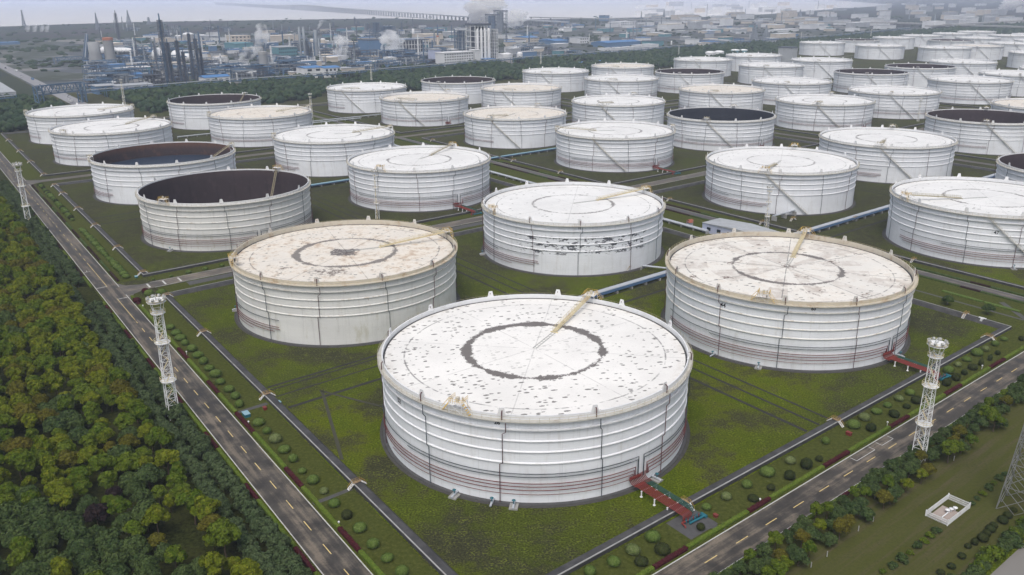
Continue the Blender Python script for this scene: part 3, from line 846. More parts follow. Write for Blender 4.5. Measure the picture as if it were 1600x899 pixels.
# numbers painted on the tanks
def number(txt, key, az, z, size, r=RT + .05):
    tx, ty = TANKS[key][:2]
    root = next(o for o in bpy.data.objects if o.name.startswith('oil_tank') and abs(o.location.x - tx) < .01 and abs(o.location.y - ty) < .01)
    cu = bpy.data.curves.new('painted_number', 'FONT'); cu.body = txt; cu.size = size; cu.align_x = 'CENTER'; cu.align_y = 'CENTER'
    cu.extrude = .004; cu.offset = .035
    t = bpy.data.objects.new('painted_number', cu); COL.objects.link(t)
    bpy.context.view_layer.update()
    me = bpy.data.meshes.new_from_object(t.evaluated_get(bpy.context.evaluated_depsgraph_get()))
    bpy.data.objects.remove(t); bpy.data.curves.remove(cu)
    me.materials.clear(); me.materials.append(M['black'])
    a = R(az); o = put('painted_number', me, root, (r * math.cos(a), r * math.sin(a), z))
    o.rotation_euler = (R(90), 0, a + R(90))
number('26', 'A', -103.5, 20.35, 1.35, RT + .06)
number('52', 'A', -146, 17.6, 1.7, RT + .06)
number('44', 'C', -135, 17.5, 2.0, RT + .06)
number('60', 'C', -96, 20.35, 1.35, RT + .06)
number('11', 'D', -90, 20.35, 1.35, RT + .06)
number('47', 'I', -112, 14.8, 1.9, RT + .06)
# ------------------------------------------------------------------ vegetation
def leaf_mat(name, a, b, hi, rough=.75, nscale=.8, gain=.6):
    g = NG(name, rough); g.b.inputs['Specular IOR Level'].default_value = .08
    p = g.pos(); w = g.rand()
    n = g.noise(p, nscale, 4, .6); f = g.noise(p, 3.5, 3, .6)
    col = g.mix(w, a, b)
    col = g.mix(g.ss(n, .42, .68), col, hi)
    d = g.ss(f, .25, .75, .68, 1.3)
    col = g.mix(1.0, col, g.comb(d, d, d), 'MULTIPLY')
    g.color(col, gain); return g.m
M['leaf_yellow'] = leaf_mat('leaves_yellow_green', (.105, .150, .008), (.155, .188, .012), (.210, .230, .020), gain=.70)
M['leaf_green'] = leaf_mat('leaves_fresh_green', (.070, .125, .010), (.110, .160, .014), (.150, .195, .022), gain=.70)
M['leaf_bronze'] = leaf_mat('leaves_bronze', (.100, .104, .012), (.130, .112, .016), (.160, .152, .020), gain=.72)
M['leaf_dark'] = leaf_mat('leaves_dark_green', (.038, .066, .022), (.058, .088, .026), (.075, .105, .034), gain=.95)
M['leaf_blue'] = leaf_mat('leaves_blue_green', (.050, .078, .034), (.060, .088, .038), (.080, .108, .048), gain=.95)
M['leaf_plum'] = leaf_mat('leaves_plum', (.030, .022, .026), (.040, .026, .028), (.055, .036, .034))
M['leaf_bush'] = leaf_mat('leaves_clipped_green', (.075, .125, .024), (.095, .140, .030), (.120, .165, .045), nscale=2.0, gain=.95)
M['leaf_bush_dark'] = leaf_mat('leaves_clipped_dark', (.034, .055, .016), (.052, .066, .018), (.066, .076, .024), nscale=2.0)
M['leaf_bush_pale'] = leaf_mat('leaves_clipped_pale', (.090, .125, .036), (.120, .150, .055), (.160, .185, .080), nscale=2.0, gain=.95)
M['leaf_hedge'] = leaf_mat('hedge_bright_green', (.080, .130, .016), (.100, .145, .020), (.125, .165, .026), nscale=1.5, gain=.9)
M['leaf_red'] = leaf_mat('hedge_red', (.075, .014, .022), (.085, .018, .024), (.105, .026, .030), nscale=1.5)
M['leaf_maroon'] = leaf_mat('hedge_dull_maroon', (.045, .022, .024), (.055, .026, .026), (.062, .036, .030), nscale=1.5)
M['belt'] = leaf_mat('belt_foliage', (.036, .070, .036), (.036, .070, .036), (.075, .115, .046), nscale=.06)  # greens pushed towards blue, distance haze put into the leaf colour

def rand_dir(r):
    while True:
        p = Vector((r.uniform(-1, 1), r.uniform(-1, 1), r.uniform(-1, 1)))
        if .05 < p.length < 1: return p.normalized()
def card(m, p, n, size, r):
    t = n.orthogonal().normalized(); t.rotate(Matrix.Rotation(r.uniform(0, 6.28), 3, n)); b = n.cross(t)
    a = size * r.uniform(.7, 1.25); c = a * r.uniform(.55, .9)
    k = n * (a * .22)
    m.add([p - t * a - k, p - b * c, p + t * a - k, p + b * c], [(0, 1, 2, 3)], False)
_ico = None
def ico(m, c, rad, seed, sub=1, amp=.18, squash=1.0):
    import bmesh
    global _ico
    if _ico is None: _ico = {}
    if sub not in _ico:
        bm = bmesh.new(); bmesh.ops.create_icosphere(bm, subdivisions=sub, radius=1)
        _ico[sub] = ([v.co.copy() for v in bm.verts], [[v.index for v in f.verts] for f in bm.faces]); bm.free()
    vs, fs = _ico[sub]; r = random.Random(seed)
    m.add([Vector(c) + Vector((p.x, p.y, p.z * squash)) * rad * (1 + r.uniform(-amp, amp)) for p in vs], fs, True)
def crown(seed, rad, h, lobes, cards, size, dome=True, core=.80):
    """clumps of small leaf faces over a dome-shaped crown, base at z=0"""
    r = random.Random(seed); m = MB(); L = []
    for i in range(lobes):
        a = i * 2.4 + r.uniform(-.5, .5); t = (i + .5) / lobes
        zz = t ** .8
        rr = rad * math.sqrt(max(.02, 1 - zz * zz)) * r.uniform(.45, .80)
        c = Vector((rr * math.cos(a), rr * math.sin(a), h * (.22 + .58 * zz) * r.uniform(.85, 1.1)))
        L.append((c, rad * r.uniform(.36, .52)))
    for i, (c, q) in enumerate(L): ico(m, c, q * core, seed * 31 + i, 1, .16, h / (rad * 2) if h < rad * 1.6 else .9)
    n = 0; guard = 0
    while n < cards and guard < cards * 6:
        guard += 1
        c, q = L[r.randrange(len(L))]
        d = rand_dir(r)
        if d.z < -.35: continue
        p = c + Vector((d.x, d.y, d.z * .85)) * q * r.uniform(.86, 1.08)
        if any((p - c2).length < q2 * .78 for c2, q2 in L if c2 is not c): continue
        nn = (d + rand_dir(r) * .55).normalized()
        card(m, p, nn, size, r); n += 1
    return m
def trunk(seed, h, rad, lean=.15):
    r = random.Random(seed); m = MB()
    pts = [Vector((0, 0, 0))]
    for k in range(1, 5): pts.append(Vector((r.uniform(-lean, lean) * k / 2, r.uniform(-lean, lean) * k / 2, h * k / 4)))
    m.tube(pts, rad, 6, True, [rad * (1 - .14 * k) for k in range(5)])
    for k in range(4):
        a = k * 1.57 + r.uniform(-.4, .4); b = pts[3]
        m.tube([b, b + Vector((math.cos(a) * .7, math.sin(a) * .7, .7)), b + Vector((math.cos(a) * 1.3, math.sin(a) * 1.3, 1.7))], rad * .45, 5, False, [rad * .5, rad * .35, rad * .2])
    return m
def tree_set(kind, mat, n, rad, h, th, seed, lobes=13, cards=800, size=.26):
    out = []
    for i in range(n):
        s = seed + i * 7; q = random.Random(s)
        rr = rad * q.uniform(.88, 1.12); hh = h * q.uniform(.85, 1.15)
        out.append((crown(s, rr, hh, lobes, cards, size).mesh('crown', M[mat]), trunk(s + 3, th + hh * .35, .16).mesh('trunk', M['bark']), th))
    return out
TS = {
 'yellow': tree_set('y', 'leaf_yellow', 4, 2.35, 3.4, 2.9, 11, 9, 900, .30),
 'green': tree_set('g', 'leaf_green', 3, 2.35, 3.4, 2.7, 51, 9, 900, .30),
 'bronze': tree_set('b', 'leaf_bronze', 3, 2.4, 3.5, 2.4, 91),
 'dark': tree_set('d', 'leaf_dark', 3, 2.5, 3.2, 1.2, 131),
 'blue': tree_set('bl', 'leaf_blue', 3, 2.2, 3.2, .7, 171, 11),
 'plum': tree_set('p', 'leaf_plum', 2, 2.0, 2.8, 1.2, 211, 10, 600),
}
TINFO = {
 'yellow': ('yellow-green broadleaf tree in the planted wood beside the left road', 'yellow_green_tree', 'yellow-green trees of the wood'),
 'green': ('fresh green round-crowned tree in the planted wood beside the left road', 'green_tree', 'fresh green trees of the wood'),
 'bronze': ('bronze-brown leafed tree in the planted wood beside the left road', 'bronze_tree', 'bronze trees of the wood'),
 'dark': ('dark green low tree in the thicket of the left wood', 'thicket_tree', 'dark trees of the wood'),
 'blue': ('dull blue-green bushy tree in the double row lining the left road', 'roadside_tree', 'blue-green bushy trees along the left road'),
 'plum': ('dark plum-leaved small tree among the green trees of the left wood', 'plum_tree', 'plum-leaved trees of the wood'),
}
def plant(kind, p, sc=1.0, info=None, sz=None):
    me, tr, th = TS[kind][rnd.randrange(len(TS[kind]))]
    lab, nm, grp = info or TINFO[kind]
    root = empty(nm, p, rnd.uniform(0, 6.28), lab, 'tree', grp)
    root.scale = (sc, sc, sc * (sz or rnd.uniform(.88, 1.14)))
    put('crown', me, root, (0, 0, th)); put('trunk', tr, root)
    return root
# double row of dull green bushes beside the road
for row, vv in ((0, -78.6), (1, -83.2)):
    u = -46.0
    while u < 430:
        u += rnd.uniform(3.4, 4.6) * (1 if u < 200 else 1.25)
        if (172 < u < 200 and row == 0) : continue
        p = S(u + rnd.uniform(-.4, .4), vv + rnd.uniform(-.5, .5))
        if seen(p): plant('blue', p, rnd.uniform(.85, 1.12) * (1.0 if u < 250 else 1.1))
# the wood: ranks parallel to the road, clearings near the corner
def clump(u, v):
    return .5 + .5 * math.sin(u * .083 + 1.7 * math.sin(v * .11)) * math.cos(v * .145 + .6 * math.sin(u * .05))
ranks = []
vv = -88.2
while vv > -170:
    u = -60.0 + rnd.uniform(0, 4)
    while u < 520:
        u += rnd.uniform(3.9, 5.3) * (1.0 if u < 180 else 1.2)
        uu, v2 = u + rnd.uniform(-.9, .9), vv + rnd.uniform(-1.0, 1.0)
        p = S(uu, v2)
        if not seen((p.x, p.y, 3.0), 45): continue
        c = clump(uu, v2)
        x, y = pix((p.x, p.y, 4))
        first = vv > -90
        if not first and y > 560 and (v2 > -97 and uu < 75) and c > .30 and rnd.random() < .5: continue   # glade behind the first rank
        if not first and uu < 20 and c > .80: continue
        t = rnd.random()
        if first: kind = 'yellow' if t < .5 else 'bronze' if t < .60 else 'green'
        elif uu < 34:
            kind = 'dark' if c < .42 and t < .75 else ('yellow' if t < .30 else 'green' if t < .55 else 'bronze' if t < .62 else 'plum' if t < .68 else 'dark')
        elif uu < 70: kind = 'dark' if t < .35 and c < .5 else 'yellow' if t < .45 else 'bronze' if t < .60 else 'green'
        else:
            kind = ('dark' if (c < .22 and t < .7) else 'yellow' if t < .50 else 'green' if t < .87 else 'bronze')
        plant(kind, p, rnd.choice((.8, .95, 1.1, 1.2, 1.35)) * rnd.uniform(.92, 1.08) * (1.0 if uu < 120 else 1.1))
    vv -= rnd.uniform(4.5, 5.6)
# mixed belt on the right of the front road
RI = {
 'dark': ('dark green bushy tree in the dense row along the right-hand road', 'roadside_tree', 'dark trees along the right-hand road'),
 'yellow': ('yellow-green tree poking out of the dense row along the right-hand road', 'roadside_tree', 'yellow-green trees along the right-hand road'),
 'bronze': ('brownish tree in the dense row along the right-hand road', 'roadside_tree', 'brownish trees along the right-hand road'),
 'green': ('fresh green tree in the dense row along the right-hand road', 'roadside_tree', 'fresh green trees along the right-hand road')}
for row, uu in ((0, -75.4), (1, -78.6), (2, -81.6)):
    v = -24.0 + row
    while v < 175:
        v += rnd.uniform(3.0, 4.1)
        p = S(uu + rnd.uniform(-.6, .6), v)
        if not seen(p, 60): continue
        t = rnd.random()
        if row == 0: kind = 'dark' if t < .9 else 'green'
        elif row == 1: kind = 'dark' if t < .62 else 'bronze' if t < .75 else 'yellow' if t < .88 else 'green'
        else:
            if rnd.random() < .35: continue
            kind = 'dark' if t < .40 else 'bronze' if t < .62 else 'yellow' if t < .82 else 'green'
        sc = rnd.uniform(.56, .72) if row == 0 else rnd.uniform(.62, .86)
        if 60 < v < 72 and row == 2: sc = 1.0; kind = 'yellow' if v < 65 else 'green'
        plant(kind, p, sc, RI[kind])
# two dark round trees in the service corridor and the ones by the far corner
for (u, v, s) in ((-28.5, 177.6, .95), (-42.6, 179.4, .9), (-57, 187, .7)):
    plant('dark', S(u, v), s, ('dark round tree on the turf strip beside the compound dike corner', 'verge_tree', 'dark round trees on the service strip'))

# clipped bushes
def bush_mesh(seed, mat, rx, rz, n=420, cone=False):
    r = random.Random(seed); m = MB()
    ico(m, (0, 0, rz * .45), 1.0, seed, 2, .05)
    m.v = [(x * rx * .93, y * rx * .93, max(.02, rz * .45 + (z - rz * .45) * rz * .55)) for x, y, z in m.v]
    for _ in range(n):
        d = rand_dir(r)
        if d.z < -.6: continue
        k = r.uniform(.93, 1.06)
        if cone:
            t = r.random(); a = r.uniform(0, 6.28); q = rx * (1 - t) ** .8 * k
            p = Vector((q * math.cos(a), q * math.sin(a), rz * t)); d = Vector((math.cos(a), math.sin(a), .4)).normalized()
        else: p = Vector((d.x * rx * k, d.y * rx * k, max(.03, rz * .45 + d.z * rz * .56 * k)))
        card(m, p, (d + rand_dir(r) * .4).normalized(), .13, r)
    return m.mesh('clipped_bush', M[mat])
BUSH = {'mid': [bush_mesh(300 + i, 'leaf_bush', (1.5, 1.36, 1.62)[i], (1.9, 2.05, 1.85)[i], 620) for i in range(3)],
        'dark': [bush_mesh(320 + i, 'leaf_bush_dark', (1.35, 1.25, 1.45)[i], (2.1, 2.2, 1.9)[i], 560) for i in range(3)],
        'pale': [bush_mesh(340 + i, 'leaf_bush_pale', 1.5, 1.8, 600) for i in range(2)],
        'rag': [crown(380 + i, 1.5, 1.7, 8, 420, .2).mesh('scrub_bush', M['leaf_green'] if i % 2 else M['leaf_dark']) for i in range(4)],
        'cone': [bush_mesh(360, 'leaf_bush_dark', .95, 2.9, cone=True)]}
def bush(px, py, kind, s=1.0, lab=None, grp=None, z=.75):
    p = at(px, py, z); p.z = 0
    me = BUSH[kind][rnd.randrange(len(BUSH[kind]))]
    o = put('clipped_bush', me, None, p, rnd.uniform(0, 6.28), (lambda k: (k * rnd.uniform(.92, 1.1), k * rnd.uniform(.92, 1.1), k * rnd.uniform(.85, 1.05)))(s * rnd.choice((.78, .9, 1.0, 1.08, 1.2))))
    tag(o, lab, 'bush', grp); return o
LB = [(266, 511), (275, 520), (282, 528), (289, 536), (300, 545), (309, 555), (318, 565), (327, 575), (337, 585), (344, 596), (358, 608), (368, 619), (374, 632),
      (404, 660), (417, 673), (430, 686), (444, 702), (458, 717), (472, 735), (489, 750), (506, 766), (522, 786), (562, 824), (583, 850), (605, 871), (628, 893), (652, 921)]
for i, (x, y) in enumerate(LB):
    bush(x, y, 'pale' if i in (15, 20) else 'mid', 1.0 if y < 640 else .98, ('pale yellowish clipped bush in the row along the left dike' if i in (15, 20) else 'bright green clipped bush in the row between left road and dike'), 'clipped bushes along the left road')
bush(542, 805, 'dark', .8, 'low dark ragged bush in the row of bright clipped bushes by the left road')
UPR = [(922, 892), (959, 877), (989, 859), (1020, 839), (1104, 791), (1135, 775), (1167, 757), (1199, 738), (1235, 719), (1290, 689), (1334, 664), (1351, 652), (1370, 642),
       (1387, 632), (1405, 622), (1422, 613), (1482, 579), (1497, 569), (1511, 561), (1527, 552), (1540, 545), (1555, 537), (1569, 529)]
for i, (x, y) in enumerate(UPR):
    bush(x, y, ('mid', 'mid', 'pale')[i % 3], .98, 'rounded light green bush in the row nearest the front dike', 'light green bushes along the front dike')
LOR = [(1002, 877), (1035, 859), (1095, 823), (1177, 778), (1205, 761), (1234, 744), (1260, 727), (1280, 716), (1361, 669), (1397, 647), (1417, 634), (1432, 626), (1479, 599), (1494, 591), (1507, 582), (1520, 574), (1559, 551), (1596, 529)]
for i, (x, y) in enumerate(LOR):
    bush(x, y, 'dark', .95, 'rounded dark green bush in the row nearest the front road hedge', 'dark bushes along the front road')
for x, y in ((1533, 568), (1547, 560)):
    bush(x, y, 'cone', 1.0, 'dark cone-shaped bush between the front road hedge and dike', 'cone-shaped bushes')
# bushes along the farther stretches of the left road
u = 203.0
while u < 300:
    p = S(u, -60.5); x, y = pix((p.x, p.y, .75))
    bush(x, y, 'mid', 1.0, 'far bright green clipped bush beyond the first side road on the left', 'clipped bushes beyond the first side road'); u += 4.1
u = 322.0
while u < 432:
    p = S(u, -60.5); x, y = pix((p.x, p.y, .75))
    bush(x, y, 'mid' if u % 3 < 2 else 'dark', 1.0, 'far bright green clipped bush beyond the first side road on the left', 'clipped bushes beyond the first side road'); u += 4.1
for x, y in ((233, 460), (238, 470), (252, 457)):
    bush(x, y, 'mid', 1.15, 'green bush at the corner of the side road junction', 'bushes at the side road corner')
for x, y in ((227, 455), (214, 470)):
    o = bush(x, y, 'dark', .95, 'dark maroon bush at the corner of the side road junction', 'maroon bushes at the side road corner'); o.data = o.data.copy(); o.data.materials[0] = M['leaf_red']
for k in range(9):
    p = S(193.6, -52 + 7.2 * k); x, y = pix((p.x, p.y, .5))
    bush(x, y, 'mid', .62, 'small green bush in the strip between side road and dike', 'small bushes along the side road')
# small dark bushes and low scrub on the meadow by the ditch
for x, y in ((1470, 893), (1487, 884), (1503, 868), (1513, 852), (1523, 847), (1536, 841), (1548, 826), (1553, 820), (1567, 813), (1575, 805), (1542, 833), (1584, 796)):
    bush(x, y, 'dark', rnd.uniform(.55, .8), 'small dark bush in the row on the meadow near the ditch', 'small dark bushes on the meadow', .6)
for x, y in ((1395, 885), (1409, 875), (1422, 864), (1433, 854), (1443, 846), (1452, 838), (1463, 830), (1519, 787), (1527, 779), (1536, 772), (1545, 763), (1553, 755), (1561, 748), (1570, 741), (1380, 894)):
    bush(x, y, 'rag', rnd.uniform(.4, .8), 'low scrubby bush along the old fence line on the meadow', 'low scrub on the meadow', .3)

# hedges: green and red lengths along the kerbs
def hedge(a, b, mat, w=1.0, h=.75, lab='', grp=''):
    a, b = Vector(a), Vector(b); L = (b - a).length
    if L < .5: return
    d = (b - a) / L; n = Vector((-d.y, d.x, 0)); m = MB(); r = rnd
    k = max(2, int(L / 1.1)); prof = [(-.5, 0), (-.52, .75), (-.36, 1.0), (.36, 1.0), (.52, .75), (.5, 0)]
    vs = []
    for i in range(k + 1):
        c = d * (L * i / k)
        for q, z in prof:
            vs.append(c + n * (q * w * r.uniform(.9, 1.08)) + Vector((0, 0, z * h * r.uniform(.92, 1.06))))
    P = len(prof); fs = [(i * P + j, (i + 1) * P + j, (i + 1) * P + j + 1, i * P + j + 1) for i in range(k) for j in range(P - 1)]
    fs += [tuple(range(P)), tuple(reversed(range(k * P, k * P + P)))]
    m.add(vs, fs)
    for _ in range(int(L * 30)):
        t = r.uniform(0, L); q = r.uniform(-.5, .5); top = r.random() < .7
        p = d * t + (n * q * w + Vector((0, 0, h * r.uniform(.97, 1.05))) if top else n * (w * .52 * r.choice((-1, 1))) + Vector((0, 0, r.uniform(.1, h))))
        nn = (Vector((0, 0, 1)) if top else n * r.choice((-1, 1))) + rand_dir(r) * .6
        card(m, p, nn.normalized(), .13, r)
    o = m.build('hedge', M[mat], None, a); tag(o, lab, 'hedge', grp)
def hedge_run(fixed, t0, t1, reds, along_u, where, w=1.0, h=.75, green='leaf_hedge', red='leaf_red'):
    P = (lambda t: S(t, fixed)) if along_u else (lambda t: S(fixed, t))
    cuts = [t0]
    for a, b in reds: cuts += [a, b]
    cuts.append(t1); isred = False
    for a, b in zip(cuts[:-1], cuts[1:]):
        c = a
        while c < b - .5:
            e = min(b, c + 24)
            hedge(P(c + .15), P(e - .15), red if isred else green, w, h,
                  ('dark red clipped hedge length ' if isred else 'bright green clipped hedge length ') + where,
                  ('red' if isred else 'green') + ' hedges ' + where)
            c = e
        isred = not isred
def spans(pairs, u=True, z=.6):
    out = []
    for (x0, y0), (x1, y1) in pairs:
        q = [uv_of(*at(x, y, z)[:2])[0 if u else 1] for x, y in ((x0, y0), (x1, y1))]
        out.append((min(q), max(q)))
    return sorted(out)
hedge_run(-64.3, -60, 177, spans([((209, 466), (217, 476)), ((276, 544), (295, 560)), ((320, 596), (340, 615)), ((368, 644), (400, 674)), ((444, 731), (470, 761)), ((527, 825), (561, 860))]), True, 'inside the left road')
hedge_run(-74.8, -60, 176, spans([((165, 477), (176, 489)), ((196, 515), (207, 529)), ((230, 560), (242, 575)), ((276, 614), (287, 630)), ((321, 675), (341, 700)), ((385, 755), (404, 780)), ((460, 855), (494, 893))]), True, 'on the wood side of the left road', .9)
hedge_run(-63.5, -30, 196, spans([((1020, 885), (1072, 854)), ((1167, 797), (1202, 777)), ((1285, 727), (1327, 705)), ((1387, 665), (1420, 649)), ((1474, 615), (1504, 601)), ((1547, 574), (1570, 560))], False), False, 'inside the right-hand road')
hedge_run(-73.5, -28, 180, [(0, 4), (11, 15), (33, 37), (52, 55), (75, 80), (101, 106), (130, 136)], False, 'outside the right-hand road', .8, .6)
hedge_run(-64.3, 200, 434, [(215, 235), (262, 280), (300, 318), (345, 360), (390, 405)], True, 'beyond the first side road', .9, .7, 'leaf_maroon', 'leaf_dark')
hedge_run(-74.8, 199, 440, [(215, 235), (262, 280), (345, 360)], True, 'beyond the mast on the wood side', .9, .7, 'leaf_hedge', 'leaf_maroon')
for vv, where in ((201.6, 'on the near side of the service lane'), (210.2, 'on the far side of the service lane')):
    hedge_run(vv, -62, 180, [(-30, -22), (10, 30), (60, 90), (120, 150)], True, where, 1.1, .55, 'leaf_dark', 'leaf_maroon')
    hedge_run(vv, 193, 438, [(200, 240), (260, 300), (330, 380)], True, where + ' further on', 1.1, .55, 'leaf_dark', 'leaf_maroon')
hedge_run(191.0, -49, -20, [(-36, -35.5)], True, 'in the middle of the service strip', 1.6, .5, 'leaf_bush', 'leaf_dark')
# scrub hedge on the ditch bank
for k in range(34):
    p = S(-105.0 + rnd.uniform(-.7, .9), 6 + k * 1.6); x, y = pix((p.x, p.y, .7))
    bush(x, y, 'rag', rnd.uniform(.9, 1.4), 'bright green bush in the thick row on the ditch bank', 'bushes on the ditch bank')
suv('ditch_water', -200, -107.2, -60, 200, .02, NG('ditch_water', .12).color((.20, .19, .175)).m)

# the far belt of woodland between tanks and works: a single mass
def belt():
    m = MB(); r = random.Random(5); n = 0
    def area(u0, u1, v0, v1, step):
        v = v0
        while v < v1:
            u = u0
            while u < u1:
                uu, v2 = u + r.uniform(-.5, .5) * step, v + r.uniform(-.5, .5) * step
                u += step
                gap = math.sin(uu * .021 + 2.2 * math.sin(v2 * .013)) * math.sin(v2 * .027 + .9)
                if gap > .60 or 22 < v2 < 84: continue
                p = S(uu, v2)
                if not seen((p.x, p.y, 5), 60): continue
                q = step * r.uniform(.38, .74); h = r.uniform(4.0, 9.5)
                ico(m, (p.x, p.y, h - q * .75), q, r.random(), 1, .26, r.uniform(.75, 1.05))
            v += step
    area(742, 978, -90, 470, 7.4)
    area(770, 1015, 470, 760, 8.0)
    area(760, 1030, 760, 1130, 8.5)
    area(855, 1050, 1130, 1900, 11)
    area(860, 1120, 1900, 3400, 20)
    area(690, 735, -64, 40, 7.5)
    return m
o = belt().build('woodland_belt', M['belt']); o['kind'] = 'stuff'
o['label'] = 'dense dark green woodland belt between the tanks and the works'
# ------------------------------------------------------------------ masts, pylons
def light_mast_meshes():
    H = 36.0; w0, w1 = 1.35, .95
    legs = []
    for i, (sx, sy) in enumerate(((-1, -1), (1, -1), (1, 1), (-1, 1))):
        m = MB(); m.tube([(sx * w0, sy * w0, 0), (sx * w1, sy * w1, H - 4)], .115, 8); legs.append(m)
    br = MB(); lad = MB()
    n = 15
    for k in range(n):
        z0, z1 = (H - 4) * k / n, (H - 4) * (k + 1) / n
        a0, a1 = w0 + (w1 - w0) * k / n, w0 + (w1 - w0) * (k + 1) / n
        C = [(-1, -1), (1, -1), (1, 1), (-1, 1)]
        for i in range(4):
            p, q = C[i], C[(i + 1) % 4]
            br.bar((p[0] * a0, p[1] * a0, z0), (q[0] * a1, q[1] * a1, z1) if k % 2 else (q[0] * a1, q[1] * a1, z1), .065)
            br.bar((q[0] * a0, q[1] * a0, z0), (p[0] * a1, p[1] * a1, z1), .065) if k % 3 == 0 else None
            br.bar((p[0] * a1, p[1] * a1, z1), (q[0] * a1, q[1] * a1, z1), .075)
        lad.bar((-.3, .1 + (a0 - .5) * (1 if k % 2 else -1), z0), (-.3, .1 + (a1 - .5) * (-1 if k % 2 else 1), z1), .5, .10)
    def platform(z, r, rail=True, n=8):
        m = MB(); pts = [(r * math.cos(R(22.5 + 45 * k)), r * math.sin(R(22.5 + 45 * k))) for k in range(n)]
        m.prism(pts, z, z + .12); 
        rl = MB()
        for h in (.55, 1.1):
            for k in range(n):
                a, b = pts[k], pts[(k + 1) % n]; rl.bar((*a, z + h), (*b, z + h), .07)
        for k in range(n): rl.bar((*pts[k], z), (*pts[k], z + 1.15), .07)
        return m, rl
    plats = [platform(11.2, 2.15), platform(22.4, 2.1), platform(H - 5.2, 1.9), platform(H - 2.0, 2.5)]
    top = MB()
    for sx in (-1, 1):
        for sy in (-1, 1): top.bar((sx * w1, sy * w1, H - 5), (sx * 1.5, sy * 1.5, H - 2), .12)
    top.prism([(2.3 * math.cos(R(30 * k)), 2.3 * math.sin(R(30 * k))) for k in range(12)], H - 1.6, H - 1.35)
    lam = MB(); r2 = random.Random(3)
    fl = []
    for k in range(8):
        a = R(45 * k + 10); c = Vector((2.2 * math.cos(a), 2.2 * math.sin(a), H - .9)); f = MB()
        f.box(-.35, -.28, -.3, .35, .28, .3, Matrix.Translation(c) @ Matrix.Rotation(a, 4, 'Z') @ Matrix.Rotation(.5, 4, 'Y'))
        f.bar(c, c - Vector((0, 0, .7)), .12); fl.append(f)
    lam.bar((0, 0, H - 1.4), (0, 0, H + .2), .14); lam.tube([(-.8, .2, H - 1.4), (-.8, .2, H - .3), (.5, .3, H - .2)], .13, 6)
    return dict(legs=legs, brace=br, stair=lad, plats=plats, top=top, lamps=lam, fl=fl)
LM = light_mast_meshes()
_lm = {}
def lmm(k, mat):
    if k not in _lm:
        src = LM[k[0]] if len(k) == 1 else (LM[k[0]][k[1]] if len(k) == 2 else LM[k[0]][k[1]][k[2]])
        _lm[k] = src.mesh(k[0], M[mat])
    return _lm[k]
def light_mast(p, label, sc=1.0, rz=.3):
    root = empty('light_mast', p, rz, label, 'light mast', 'lattice floodlight masts'); root.scale = (sc, sc, sc)
    for i in range(4): put('leg', lmm(('legs', i), 'white_steel'), root)
    put('bracing', lmm(('brace',), 'white_steel'), root); put('ladder', lmm(('stair',), 'cream_steel'), root)
    for i in range(4):
        pl = put('platform', lmm(('plats', i, 0), 'white_steel'), root); put('railing', lmm(('plats', i, 1), 'cream_steel'), pl)
    put('crown_frame', lmm(('top',), 'white_steel'), root); put('cable_riser', lmm(('lamps',), 'galv'), root)
    for i in range(8): put('floodlight', lmm(('fl', i), 'galv'), root)
def mast_at(px, pb, pt, label, rz=.3):
    p = at(px, pb); h = tall(p, pt); light_mast(p, label, h / 37.0, rz)
def mast_uv(u, v, pt, label, rz=.3):
    p = S(u, v); h = tall(p, pt); light_mast(p, label, h / 37.0, rz)
light_mast(at(272, 652), 'tall white lattice floodlight mast between the wood and the left road', 1.0, ANG_U)
mast_at(1434, 720, 523, 'tall white lattice floodlight mast beside the right-hand road', ANG_V)
mast_at(46, 353, 250, 'white lattice floodlight mast farther along the left road beside the wood', ANG_U)
mast_at(590, 342, 262, 'white lattice floodlight mast standing in front of a clean white tank', .2)
mast_at(1197, 360, 288, 'cream lattice floodlight mast behind the tank with the grey-patched roof', .2)
mast_at(488, 192, 144, 'slim white floodlight mast left of the tanks in the back rows', .2)
mast_at(581, 135, 100, 'slim cream floodlight mast in front of the belt of trees behind the tanks', .2)
mast_at(845, 108, 79, 'far white floodlight mast just left of a back-row tank against the trees', .2)
mast_at(1060, 92, 70, 'distant white floodlight mast above a back-row tank', .2)
mast_at(195, 166, 122, 'slim rusty floodlight mast behind the two leftmost tanks', .2)
mast_at(1434, 190, 152, 'white floodlight mast between the tanks on the right', .2)
mast_at(1360, 62, 46, 'far faint floodlight mast on the right among hazy tanks', .2)
mast_at(1251, 66, 50, 'far faint floodlight mast behind the hazy grey shed', .2)

